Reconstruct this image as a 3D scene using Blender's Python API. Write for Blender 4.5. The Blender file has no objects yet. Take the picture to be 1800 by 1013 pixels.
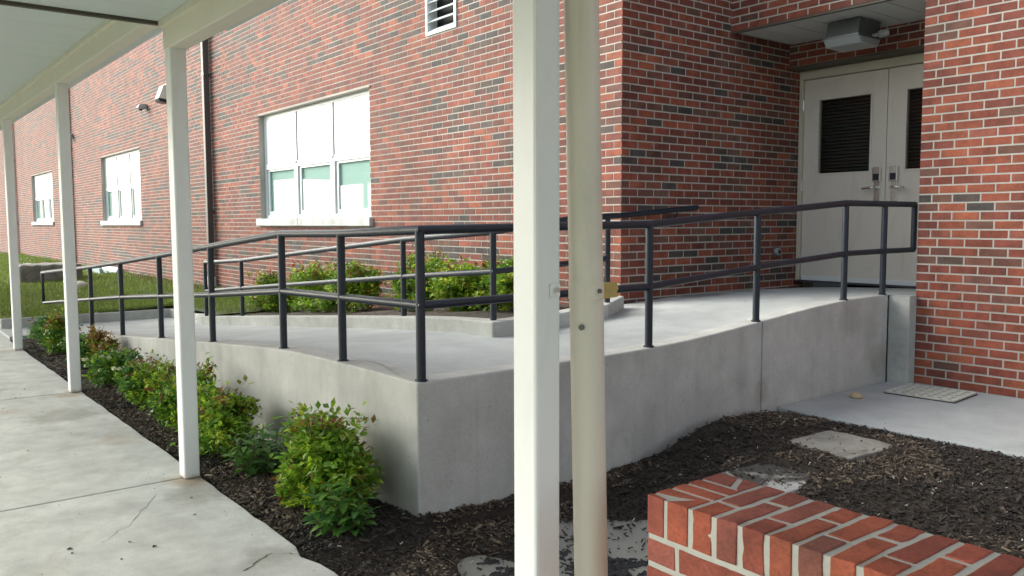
import bpy, bmesh, math, random
import numpy as np
from mathutils import Matrix, Vector, noise as mnoise
R = math.radians
random.seed(7); RNG = np.random.default_rng(7)

# ------------------------------------------------------------------ camera
scene = bpy.context.scene
COL = scene.collection
F, YAW, PITCH, ROLL, EYE = 1480.0, R(38.15), R(4.48), R(0.215), 1.42
def cam_axes():
    cy, sy, cp, sp = math.cos(YAW), math.sin(YAW), math.cos(PITCH), math.sin(PITCH)
    f = Vector((-cy*cp, sy*cp, -sp)); r = f.cross(Vector((0, 0, 1))).normalized(); d = f.cross(r)
    cr, sr = math.cos(ROLL), math.sin(ROLL)
    return cr*r + sr*d, -sr*r + cr*d, f
AR, AD, AF = cam_axes()
cam = bpy.data.objects.new('camera', bpy.data.cameras.new('camera'))
COL.objects.link(cam)
cam.matrix_world = Matrix(((AR.x, -AD.x, -AF.x, 0), (AR.y, -AD.y, -AF.y, 0), (AR.z, -AD.z, -AF.z, EYE), (0, 0, 0, 1)))
cam.data.sensor_width = 36; cam.data.lens = F/1800*36
cam.data.clip_start = 0.05; cam.data.clip_end = 2000
scene.camera = cam

# ------------------------------------------------------------------ light
SUN_EL, SUN_AZ = R(27), R(240)          # azimuth of the sun, from +Y towards +X
world = bpy.data.worlds.new('World'); scene.world = world; world.use_nodes = True
wn = world.node_tree.nodes; wl = world.node_tree.links; wn.clear()
sky = wn.new('ShaderNodeTexSky'); sky.sky_type = 'NISHITA'; sky.sun_disc = False
sky.sun_elevation = SUN_EL; sky.sun_rotation = SUN_AZ
sky.air_density = 1.0; sky.dust_density = 4.0; sky.ozone_density = 1.0
bgn = wn.new('ShaderNodeBackground'); bgn.inputs['Strength'].default_value = 0.15
wo = wn.new('ShaderNodeOutputWorld')
hs = wn.new('ShaderNodeHueSaturation'); hs.inputs['Saturation'].default_value = .5          # thin high overcast: paler than a clear sky
tn = wn.new('ShaderNodeMix'); tn.data_type = 'RGBA'; tn.blend_type = 'MULTIPLY'; tn.inputs['Factor'].default_value = 1; tn.inputs[7].default_value = (.965, 1.0, .98, 1)
wl.new(sky.outputs[0], hs.inputs['Color']); wl.new(hs.outputs[0], tn.inputs[6]); wl.new(tn.outputs[2], bgn.inputs[0]); wl.new(bgn.outputs[0], wo.inputs[0])
sun = bpy.data.objects.new('sun', bpy.data.lights.new('sun', 'SUN')); COL.objects.link(sun)
sun.data.energy = 1.5; sun.data.angle = R(55); sun.data.color = (0.985, 0.99, 0.945)
sd = Vector((math.sin(SUN_AZ)*math.cos(SUN_EL), math.cos(SUN_AZ)*math.cos(SUN_EL), math.sin(SUN_EL)))
sun.rotation_euler = (-sd).to_track_quat('-Z', 'Y').to_euler()
scene.view_settings.view_transform = 'Standard'; scene.view_settings.look = 'None'
scene.view_settings.exposure = 1.28; scene.view_settings.gamma = 1.0

# ------------------------------------------------------------------ helpers
class MB:
    def __init__(s): s.v = []; s.f = []; s.c = []
    def box(s, x0, x1, y0, y1, z0, z1, col=None):
        n = len(s.v)
        s.v += [(x0,y0,z0),(x1,y0,z0),(x1,y1,z0),(x0,y1,z0),(x0,y0,z1),(x1,y0,z1),(x1,y1,z1),(x0,y1,z1)]
        s.f += [(n,n+3,n+2,n+1),(n+4,n+5,n+6,n+7),(n,n+1,n+5,n+4),(n+1,n+2,n+6,n+5),(n+2,n+3,n+7,n+6),(n+3,n,n+4,n+7)]
        if col is not None: s.c += [col]*6
        return s
    def prism(s, poly, axis, a, b):
        """poly of 2-D points (counter-clockwise seen from +axis), extruded along axis from a to b"""
        n = len(s.v); m = len(poly)
        def P(p, t): return {'x': (t, p[0], p[1]), 'y': (p[0], t, p[1]), 'z': (p[0], p[1], t)}[axis]
        s.v += [P(p, a) for p in poly] + [P(p, b) for p in poly]
        s.f.append(tuple(n+i for i in range(m-1, -1, -1))); s.f.append(tuple(n+m+i for i in range(m)))
        for i in range(m): j = (i+1) % m; s.f.append((n+i, n+j, n+m+j, n+m+i))
        return s
    def tube(s, pts, r, seg=14, caps=True, r1=None):
        pts = [Vector(p) for p in pts]; n = len(s.v); m = len(pts)
        for i, p in enumerate(pts):
            a = (pts[i]-pts[i-1]).normalized() if i else (pts[1]-pts[0]).normalized()
            b = (pts[i+1]-pts[i]).normalized() if i < m-1 else a
            t = (a+b).normalized(); k = 1/max(.35, t.dot(a))
            up = Vector((0,0,1)) if abs(t.z) < .9 else Vector((0,1,0))
            u = t.cross(up).normalized(); w = u.cross(t)
            rr = r if r1 is None else r + (r1-r)*i/(m-1)
            # stretch only in the plane of the bend
            bend = (b-a); bend = bend - t*bend.dot(t)
            bd = bend.normalized() if bend.length > 1e-4 else None
            for q in range(seg):
                an = 2*math.pi*q/seg; o = u*math.cos(an)*rr + w*math.sin(an)*rr
                if bd is not None: o = o + bd*(o.dot(bd))*(k-1)
                s.v.append(tuple(p+o))
        for i in range(m-1):
            for q in range(seg):
                q2 = (q+1) % seg; s.f.append((n+i*seg+q, n+i*seg+q2, n+(i+1)*seg+q2, n+(i+1)*seg+q))
        if caps:
            s.f.append(tuple(n+q for q in range(seg-1, -1, -1))); s.f.append(tuple(n+(m-1)*seg+q for q in range(seg)))
        return s
    def mesh(s, name, mat, smooth=False):
        me = bpy.data.meshes.new(name); me.from_pydata(s.v, [], s.f)
        if mat: me.materials.append(mat)
        if s.c:
            at = me.attributes.new('col', 'FLOAT_COLOR', 'FACE')
            at.data.foreach_set('color', np.array([(*c[:3], 1.0) for c in s.c], dtype=np.float32).ravel())
        bm = bmesh.new(); bm.from_mesh(me); bmesh.ops.recalc_face_normals(bm, faces=bm.faces); bm.to_mesh(me); bm.free()
        if smooth: me.shade_smooth()
        me.update(); return me
    def build(s, name, mat, parent=None, smooth=False, bevel=0, **k):
        return link(name, s.mesh(name, mat, smooth), parent, bevel, **k)

def link(name, me, parent=None, bevel=0, loc=None, **k):
    o = bpy.data.objects.new(name, me); COL.objects.link(o)
    if parent: o.parent = parent
    if loc is not None: o.location = loc
    if bevel:
        b = o.modifiers.new('bevel', 'BEVEL'); b.width = bevel; b.segments = 2; b.limit_method = 'ANGLE'; b.angle_limit = R(40)
    tag(o, **k); return o
def tag(o, label=None, cat=None, group=None, kind=None):
    if label: o['label'] = label
    if cat: o['category'] = cat
    if group: o['group'] = group
    if kind: o['kind'] = kind
    return o
def empty(name, loc=(0,0,0), label=None, cat=None, group=None, kind=None):
    o = bpy.data.objects.new(name, None); COL.objects.link(o); o.location = loc; o.empty_display_size = .2
    return tag(o, label, cat, group, kind)
def fast_mesh(name, V, Fq, mat, cols=None):
    """V (n,3), Fq (m,k) arrays -> mesh with optional per-face colour"""
    V = np.asarray(V, np.float32); Fq = np.asarray(Fq, np.int32); m, k = Fq.shape
    me = bpy.data.meshes.new(name); me.vertices.add(len(V)); me.vertices.foreach_set('co', V.ravel())
    me.loops.add(m*k); me.loops.foreach_set('vertex_index', Fq.ravel())
    me.polygons.add(m); me.polygons.foreach_set('loop_start', np.arange(0, m*k, k, dtype=np.int32))
    if mat: me.materials.append(mat)
    me.update(calc_edges=True)
    if cols is not None:
        at = me.attributes.new('col', 'FLOAT_COLOR', 'FACE')
        c = np.ones((m, 4), np.float32); c[:, :3] = cols; at.data.foreach_set('color', c.ravel())
    me.validate(); me.shade_flat(); return me
def project(p):
    v = Vector(p) - Vector((0,0,EYE)); z = v.dot(AF)
    if z < .1: return None
    return 900+F*v.dot(AR)/z, 506.5+F*v.dot(AD)/z, z
def lerp_tab(tab, x):
    return float(np.interp(x, [a for a, b in tab], [b for a, b in tab]))
def n2(x, y, s=1.0, o=0.0): return mnoise.noise(Vector((x*s+o, y*s-o, o*.37)))

# ------------------------------------------------------------------ materials
def newmat(name):
    m = bpy.data.materials.new(name); m.use_nodes = True
    nt = m.node_tree; b = nt.nodes['Principled BSDF']; return m, nt, b
def N(nt, t, **k):
    n = nt.nodes.new(t)
    for a, v in k.items(): setattr(n, a, v)
    return n
def noise_node(nt, scale, detail=4, rough=.55, vec=None, distort=0):
    n = N(nt, 'ShaderNodeTexNoise'); n.inputs['Scale'].default_value = scale; n.inputs['Detail'].default_value = detail
    n.inputs['Roughness'].default_value = rough; n.inputs['Distortion'].default_value = distort
    if vec is not None: nt.links.new(vec, n.inputs['Vector'])
    return n
def ramp_node(nt, src, stops):
    r = N(nt, 'ShaderNodeValToRGB'); el = r.color_ramp.elements
    while len(el) < len(stops): el.new(.5)
    for e, (p, c) in zip(el, stops): e.position = p; e.color = (*c, 1) if len(c) == 3 else c
    nt.links.new(src, r.inputs[0]); return r
def mixc(nt, a, b, fac, mode='MIX'):
    m = N(nt, 'ShaderNodeMix', data_type='RGBA', blend_type=mode)
    def put(sock, v):
        if isinstance(v, (int, float)): sock.default_value = v
        elif isinstance(v, tuple): sock.default_value = (*v, 1)
        else: nt.links.new(v, sock)
    put(m.inputs['Factor'], fac); put(m.inputs[6], a); put(m.inputs[7], b); return m.outputs[2]
def coords(nt, scale=(1,1,1)):
    g = N(nt, 'ShaderNodeNewGeometry'); mp = N(nt, 'ShaderNodeMapping'); mp.inputs['Scale'].default_value = scale
    nt.links.new(g.outputs['Position'], mp.inputs['Vector']); return mp.outputs[0]
def bump(nt, b, h, strength=.3, dist=.01):
    n = N(nt, 'ShaderNodeBump'); n.inputs['Strength'].default_value = strength; n.inputs['Distance'].default_value = dist
    nt.links.new(h, n.inputs['Height']); nt.links.new(n.outputs[0], b.inputs['Normal'])
def g3(v): return (v, v, v)

def mat_brick(name, use_obj):
    m, nt, b = newmat(name)
    if use_obj: src = N(nt, 'ShaderNodeObjectInfo').outputs['Color']
    else: src = N(nt, 'ShaderNodeAttribute', attribute_name='col').outputs['Color']
    p = coords(nt)
    n1 = noise_node(nt, 9, 5, .6, p); n2_ = noise_node(nt, 120, 3, .7, p); n3 = noise_node(nt, 1.3, 4, .6, p)
    c = mixc(nt, src, ramp_node(nt, n1.outputs[0], [(.3, g3(.62)), (.7, g3(1.25))]).outputs[0], 1.0, 'MULTIPLY')
    c = mixc(nt, c, ramp_node(nt, n2_.outputs[0], [(.35, g3(.72)), (.62, g3(1.12))]).outputs[0], .8, 'MULTIPLY')
    n4 = noise_node(nt, .55, 5, .65, coords(nt, (1, 1, .45)), .5)
    c = mixc(nt, c, ramp_node(nt, n4.outputs[0], [(.32, g3(.74)), (.66, g3(1.12))]).outputs[0], 1, 'MULTIPLY')
    c = mixc(nt, c, (.42, .38, .34), ramp_node(nt, n3.outputs[0], [(.62, g3(0)), (.85, g3(.18))]).outputs[0])
    nt.links.new(c, b.inputs['Base Color']); b.inputs['Roughness'].default_value = .82
    bump(nt, b, n2_.outputs[0], .35, .004); return m
BRICK_O = mat_brick('brick_clay', True); BRICK_S = mat_brick('brick_clay_field', False)
def mat_mortar(name, base):
    m, nt, b = newmat(name); p = coords(nt)
    a = noise_node(nt, 60, 4, .6, p); d = noise_node(nt, 1.2, 4, .6, p)
    c = mixc(nt, tuple(x*.8 for x in base), tuple(x*1.12 for x in base), a.outputs[0])
    c = mixc(nt, c, ramp_node(nt, d.outputs[0], [(.3, g3(.78)), (.7, g3(1.08))]).outputs[0], 1, 'MULTIPLY')
    nt.links.new(c, b.inputs['Base Color']); b.inputs['Roughness'].default_value = .95
    bump(nt, b, a.outputs[0], .4, .004); return m
MORTAR = mat_mortar('mortar', (.46, .435, .39)); MORTAR_W = mat_mortar('mortar_pale', (.50, .49, .44))

def mat_concrete(name, base, stain=(.20,.17,.12), stain_lo=.55, stain_hi=.8, stain_amt=.5, streak=False, speck=True, rough=.88, blotch=.22, spots=()):
    m, nt, b = newmat(name); p = coords(nt)
    big = noise_node(nt, .9, 6, .62, p, .4); mid = noise_node(nt, 5.5, 6, .65, p); fine = noise_node(nt, 140, 3, .7, p)
    c = mixc(nt, tuple(x*(1-blotch) for x in base), tuple(x*(1+blotch*.6) for x in base), ramp_node(nt, mid.outputs[0], [(.3, g3(0)), (.72, g3(1))]).outputs[0])
    c = mixc(nt, c, ramp_node(nt, big.outputs[0], [(.3, g3(.80)), (.68, g3(1.10))]).outputs[0], 1, 'MULTIPLY')
    c = mixc(nt, c, ramp_node(nt, fine.outputs[0], [(.35, g3(.86)), (.6, g3(1.06))]).outputs[0], .8, 'MULTIPLY')
    sn = noise_node(nt, 1.7, 7, .68, coords(nt, (1, 1.25, 1)), 1.1)
    sf = ramp_node(nt, sn.outputs[0], [(stain_lo, g3(0)), (stain_hi, g3(stain_amt))]).outputs[0]
    c = mixc(nt, c, stain, sf)
    if streak:
        st = noise_node(nt, 7, 4, .6, coords(nt, (1, 1, .06)), .2)
        c = mixc(nt, c, ramp_node(nt, st.outputs[0], [(.32, g3(.90)), (.5, g3(1)), (.72, g3(1.06))]).outputs[0], 1, 'MULTIPLY')
        w = N(nt, 'ShaderNodeTexVoronoi'); w.inputs['Scale'].default_value = 15; nt.links.new(p, w.inputs['Vector'])
        c = mixc(nt, (.16,.16,.155), c, ramp_node(nt, w.outputs['Distance'], [(.035, g3(0)), (.07, g3(1))]).outputs[0])
    if speck:
        w = N(nt, 'ShaderNodeTexVoronoi'); w.inputs['Scale'].default_value = 6.5; nt.links.new(p, w.inputs['Vector'])
        k = noise_node(nt, 3.1, 2, .5, p)
        ff = N(nt, 'ShaderNodeMath', operation='ADD'); nt.links.new(w.outputs['Distance'], ff.inputs[0]); nt.links.new(k.outputs[0], ff.inputs[1])
        c = mixc(nt, (.05,.048,.045), c, ramp_node(nt, ff.outputs[0], [(.36, g3(.25)), (.40, g3(1))]).outputs[0])
    for (sx, sy, sz, r_, sc, sa) in spots:
        ds = N(nt, 'ShaderNodeVectorMath', operation='DISTANCE'); ds.inputs[1].default_value = (sx, sy, sz); nt.links.new(p, ds.inputs[0])
        ad = N(nt, 'ShaderNodeMath', operation='MULTIPLY_ADD'); nt.links.new(mid.outputs[0], ad.inputs[0]); ad.inputs[1].default_value = r_*1.1; nt.links.new(ds.outputs['Value'], ad.inputs[2])
        ff = ramp_node(nt, ad.outputs[0], [(0, g3(sa)), (min(.98, r_*1.0), g3(sa*.85)), (min(.99, r_*1.5), g3(0))])
        c = mixc(nt, c, sc, ff.outputs[0])
    nt.links.new(c, b.inputs['Base Color']); b.inputs['Roughness'].default_value = rough
    h = mixc(nt, mid.outputs[0], fine.outputs[0], .6); bump(nt, b, h, .25, .006); return m
RUST = (.30,.20,.10); GRIM = (.17,.155,.12)
CON_WALK = mat_concrete('walkway_concrete', (.56,.57,.535), stain=(.27,.23,.16), stain_amt=.5, spots=[(-4.70,1.42,0,.17,RUST,.75), (-4.45,1.42,0,.25,GRIM,.45), (-7.72,1.38,0,.16,RUST,.6),
    (-6.9,1.2,0,.34,GRIM,.5), (-8.2,.65,0,.4,GRIM,.55), (-7.3,.9,0,.16,RUST,.25), (-4.85,.42,0,.06,RUST,.8), (-5.9,1.32,0,.22,RUST,.3), (-3.4,1.35,0,.16,GRIM,.4), (-10.8,1.3,0,.2,RUST,.3)])
CON_DECK = mat_concrete('ramp_deck_concrete', (.455,.475,.465), stain=(.19,.19,.17), stain_lo=.62, stain_amt=.55, speck=False, blotch=.12, spots=[(-4.85,6.0,.78,.34,(.14,.135,.12),.85), (-4.85,6.5,.79,.30,(.14,.135,.12),.8), (-4.45,3.75,.66,.25,(.19,.185,.17),.6), (-4.55,4.75,.70,.3,(.19,.185,.17),.6), (-4.85,5.2,.72,.25,(.18,.175,.16),.6)])
CON_WALL = mat_concrete('ramp_wall_concrete', (.53,.525,.495), stain=(.30,.275,.22), stain_amt=.35, streak=True, speck=False, blotch=.13, spots=[(-3.41,4.84,.26,.11,(.22,.18,.12),.4), (-3.41,5.9,.68,.18,(.2,.16,.12),.25), (-3.41,6.4,.3,.2,(.2,.17,.11),.4)])
CON_CURB = mat_concrete('curb_concrete', (.48,.485,.455), stain_amt=.35, speck=False)
CON_PAD = mat_concrete('pad_concrete', (.41,.43,.43), stain=(.16,.13,.09), stain_lo=.66, stain_amt=.5, speck=True, blotch=.1)
CON_OLD = mat_concrete('old_slab_concrete', (.30,.29,.26), stain=(.10,.09,.07), stain_lo=.42, stain_hi=.6, stain_amt=.8, speck=False)
CON_PATCH = mat_concrete('patched_slab_concrete', (.50,.50,.48), stain=(.06,.055,.05), stain_lo=.47, stain_hi=.53, stain_amt=.95, speck=False)
STONE_SILL = mat_concrete('sill_stone', (.64,.65,.64), stain=(.30,.29,.27), stain_amt=.5, speck=False)

def mat_paint(name, base, rough=.4, var=.12, metal=0.0, dirt=None, dirt_amt=.3, scale=3):
    m, nt, b = newmat(name); p = coords(nt)
    a = noise_node(nt, scale, 5, .6, p); f = noise_node(nt, 90, 2, .6, p)
    c = mixc(nt, tuple(x*(1-var) for x in base), tuple(min(1, x*(1+var*.5)) for x in base), a.outputs[0])
    if dirt:
        d = noise_node(nt, scale*1.7, 6, .7, coords(nt, (1,1,.35)), .6)
        c = mixc(nt, c, dirt, ramp_node(nt, d.outputs[0], [(.52, g3(0)), (.8, g3(dirt_amt))]).outputs[0])
    nt.links.new(c, b.inputs['Base Color']); b.inputs['Roughness'].default_value = rough; b.inputs['Metallic'].default_value = metal
    bump(nt, b, f.outputs[0], .08, .002); return m
POST = mat_paint('post_white_paint', (.84,.85,.83), .42, .07, dirt=(.55,.52,.44), dirt_amt=.3)
def rust_foot(m):
    nt = m.node_tree; b = nt.nodes['Principled BSDF']; src = b.inputs['Base Color'].links[0].from_socket
    g = N(nt, 'ShaderNodeNewGeometry'); sx = N(nt, 'ShaderNodeSeparateXYZ'); nt.links.new(g.outputs['Position'], sx.inputs[0])
    n = noise_node(nt, 34, 4, .7, g.outputs['Position']); ad = N(nt, 'ShaderNodeMath', operation='MULTIPLY_ADD'); nt.links.new(n.outputs[0], ad.inputs[0]); ad.inputs[1].default_value = .09; nt.links.new(sx.outputs[2], ad.inputs[2])
    f = ramp_node(nt, ad.outputs[0], [(.035, g3(.85)), (.075, g3(0))]); nt.links.new(mixc(nt, src, (.28,.15,.07), f.outputs[0]), b.inputs['Base Color'])
rust_foot(POST)
BEAM = mat_paint('beam_cream_paint', (.78,.75,.62), .5, .06, dirt=(.5,.46,.34), dirt_amt=.25)
DECKM = mat_paint('roof_deck_white', (.68,.75,.73), .55, .06)
PIPE = mat_paint('pipe_cream_plastic', (.74,.685,.57), .38, .06, dirt=(.36,.33,.25), dirt_amt=.4, scale=2)
RAIL = mat_paint('rail_navy_paint', (.014,.022,.036), .45, .3, scale=12)
DOORP = mat_paint('door_taupe_paint', (.66,.61,.545), .45, .06, dirt=(.33,.28,.23), dirt_amt=.35, scale=3.5)
FRAMEP = mat_paint('frame_tan_paint', (.56,.52,.42), .45, .06)
ALU = mat_paint('window_aluminium', (.70,.74,.75), .38, .06)
ALU_D = mat_paint('window_track', (.34,.37,.39), .45, .08)
ALU_M = mat_paint('window_thin_mullion', (.50,.53,.54), .4, .06)
PANEL = mat_paint('window_white_panel', (.84,.85,.84), .35, .02)
BROWN = mat_paint('downspout_brown', (.085,.075,.068), .55, .2)
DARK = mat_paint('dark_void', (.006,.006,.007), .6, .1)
STEEL = mat_paint('lintel_steel', (.09,.08,.06), .6, .2)
GALV = mat_paint('galvanised_metal', (.17,.185,.19), .36, .3, metal=.6, scale=14)
CHROME = mat_paint('satin_chrome', (.70,.70,.69), .25, .05, metal=.9)
BLACKP = mat_paint('black_plastic', (.015,.02,.03), .3, .2)
WHITEP = mat_paint('white_plastic', (.75,.75,.70), .4, .05)
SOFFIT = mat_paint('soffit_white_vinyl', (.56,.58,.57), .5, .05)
LENS = mat_paint('frosted_lens', (.33,.36,.37), .3, .05)
BLIND = mat_paint('blind_fabric', (.52,.60,.59), .7, .05)
ROCKM = mat_concrete('pale_rock', (.55,.52,.45), stain_amt=.3, speck=False)
BREAD = mat_paint('tan_stone', (.55,.40,.24), .7, .3, scale=30)
GREYM = mat_paint('grey_housing', (.36,.37,.38), .45, .1)
TAPE = mat_paint('yellowed_tape', (.50,.37,.12), .6, .25, scale=40)
GRATE = mat_paint('drain_grate_tan', (.60,.59,.52), .6, .2, scale=20)

def mat_glass(name, tint):
    m, nt, b = newmat(name); nt.nodes.remove(b)
    t = N(nt, 'ShaderNodeBsdfTransparent'); t.inputs[0].default_value = (*tint, 1)
    g = N(nt, 'ShaderNodeBsdfGlossy'); g.inputs['Roughness'].default_value = .02
    lwt = N(nt, 'ShaderNodeLayerWeight'); lwt.inputs[0].default_value = .5
    pw = N(nt, 'ShaderNodeMath', operation='POWER'); nt.links.new(lwt.outputs['Facing'], pw.inputs[0]); pw.inputs[1].default_value = 5
    fr = N(nt, 'ShaderNodeMath', operation='MULTIPLY_ADD'); nt.links.new(pw.outputs[0], fr.inputs[0]); fr.inputs[1].default_value = .6; fr.inputs[2].default_value = .045
    mx = N(nt, 'ShaderNodeMixShader'); nt.links.new(fr.outputs[0], mx.inputs[0]); nt.links.new(t.outputs[0], mx.inputs[1]); nt.links.new(g.outputs[0], mx.inputs[2])
    nt.links.new(mx.outputs[0], nt.nodes['Material Output'].inputs[0]); return m
GLASS = mat_glass('window_glass', (.88,.95,.93)); GLASS_D = mat_glass('door_glass', (.72,.75,.73))
def mat_attr(name, rough=.6, trans=0.0, var=.25, scale=20):
    m, nt, b = newmat(name); a = N(nt, 'ShaderNodeAttribute', attribute_name='col').outputs['Color']
    n = noise_node(nt, scale, 3, .6, coords(nt))
    c = mixc(nt, a, ramp_node(nt, n.outputs[0], [(.3, g3(1-var)), (.7, g3(1+var))]).outputs[0], 1, 'MULTIPLY')
    nt.links.new(c, b.inputs['Base Color']); b.inputs['Roughness'].default_value = rough
    if trans:
        t = N(nt, 'ShaderNodeBsdfTranslucent'); nt.links.new(c, t.inputs[0]); mx = N(nt, 'ShaderNodeMixShader'); mx.inputs[0].default_value = trans
        nt.links.new(b.outputs[0], mx.inputs[1]); nt.links.new(t.outputs[0], mx.inputs[2]); nt.links.new(mx.outputs[0], nt.nodes['Material Output'].inputs[0])
    return m
LEAF = mat_attr('leaf', .45, .42); CHIP = mat_attr('mulch_chip', .85, 0); GRASSM = mat_attr('grass_blade', .6, .25)
def mat_leaf_obj():
    m, nt, b = newmat('broad_leaf'); a = N(nt, 'ShaderNodeObjectInfo').outputs['Color']
    nt.links.new(a, b.inputs['Base Color']); b.inputs['Roughness'].default_value = .38
    t = N(nt, 'ShaderNodeBsdfTranslucent'); nt.links.new(a, t.inputs[0]); mx = N(nt, 'ShaderNodeMixShader'); mx.inputs[0].default_value = .35
    nt.links.new(b.outputs[0], mx.inputs[1]); nt.links.new(t.outputs[0], mx.inputs[2]); nt.links.new(mx.outputs[0], nt.nodes['Material Output'].inputs[0]); return m
LEAF_O = mat_leaf_obj()
STEM = mat_paint('stem', (.10,.07,.04), .8, .3, scale=30)
PETAL = mat_paint('petal', (.62,.66,.40), .5, .1)
def mat_soil(name, c0, c1, s=30):
    m, nt, b = newmat(name); p = coords(nt); n = noise_node(nt, s, 6, .7, p); k = noise_node(nt, 2.2, 4, .6, p)
    c = mixc(nt, c0, c1, ramp_node(nt, n.outputs[0], [(.35, g3(0)), (.75, g3(1))]).outputs[0])
    c = mixc(nt, c, ramp_node(nt, k.outputs[0], [(.35, g3(.6)), (.65, g3(1.15))]).outputs[0], 1, 'MULTIPLY')
    nt.links.new(c, b.inputs['Base Color']); b.inputs['Roughness'].default_value = .9; bump(nt, b, n.outputs[0], .8, .03); return m
SOIL = mat_soil('mulch_soil', (.018,.014,.011), (.085,.063,.044)); LAWN = mat_soil('lawn_soil', (.045,.065,.014), (.10,.12,.03), 14)
BEDSOIL = mat_soil('bed_soil', (.05,.04,.032), (.13,.10,.07), 25)
def mat_water():
    m, nt, b = newmat('muddy_water'); p = coords(nt); n = noise_node(nt, 1.6, 4, .6, p)
    c = mixc(nt, (.27,.265,.24), (.36,.355,.32), n.outputs[0]); nt.links.new(c, b.inputs['Base Color'])
    b.inputs['Roughness'].default_value = .12; b.inputs['IOR'].default_value = 1.33; return m
WATER = mat_water()

# ------------------------------------------------------------------ brick walls
BL, BH = .2035, .0680           # brick module along and up
MJ = .0125                      # joint
RED = [(.235,.058,.034), (.21,.052,.033), (.26,.068,.037), (.19,.050,.034), (.22,.064,.042), (.285,.078,.040), (.175,.047,.033)]
MID = [(.155,.060,.043), (.135,.054,.040), (.15,.068,.048)]
DRK = [(.080,.057,.050), (.066,.052,.047), (.100,.064,.050), (.062,.052,.050)]
def pick(l): return random.choice(l)
def brick_tone(state, dark, mid):
    r = random.random()
    if state: return pick(DRK) if r < .8 else pick(MID)
    if r < mid: return pick(MID)
    return pick(RED)
_bmesh = {}
def brick_mesh(l, h, d, mat):
    """brick with its outer face on y=0, centred on x and z; arrises slightly chipped"""
    k = (round(l, 3), round(h, 3), round(d, 3), mat.name)
    if k not in _bmesh:
        m = MB(); e = .0014; l2, h2 = l/2, h/2
        m.v = [(-l2,d,-h2),(l2,d,-h2),(l2,d,h2),(-l2,d,h2), (-l2,e,-h2),(l2,e,-h2),(l2,e,h2),(-l2,e,h2), (-l2+e,0,-h2+e),(l2-e,0,-h2+e),(l2-e,0,h2-e),(-l2+e,0,h2-e)]
        m.f = [(8,9,10,11)] + [(4+i, 4+(i+1)%4, 8+(i+1)%4, 8+i) for i in range(4)] + [(i, (i+1)%4, 4+(i+1)%4, 4+i) for i in range(4)]
        _bmesh[k] = m.mesh('brick', mat)
    return _bmesh[k]

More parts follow.
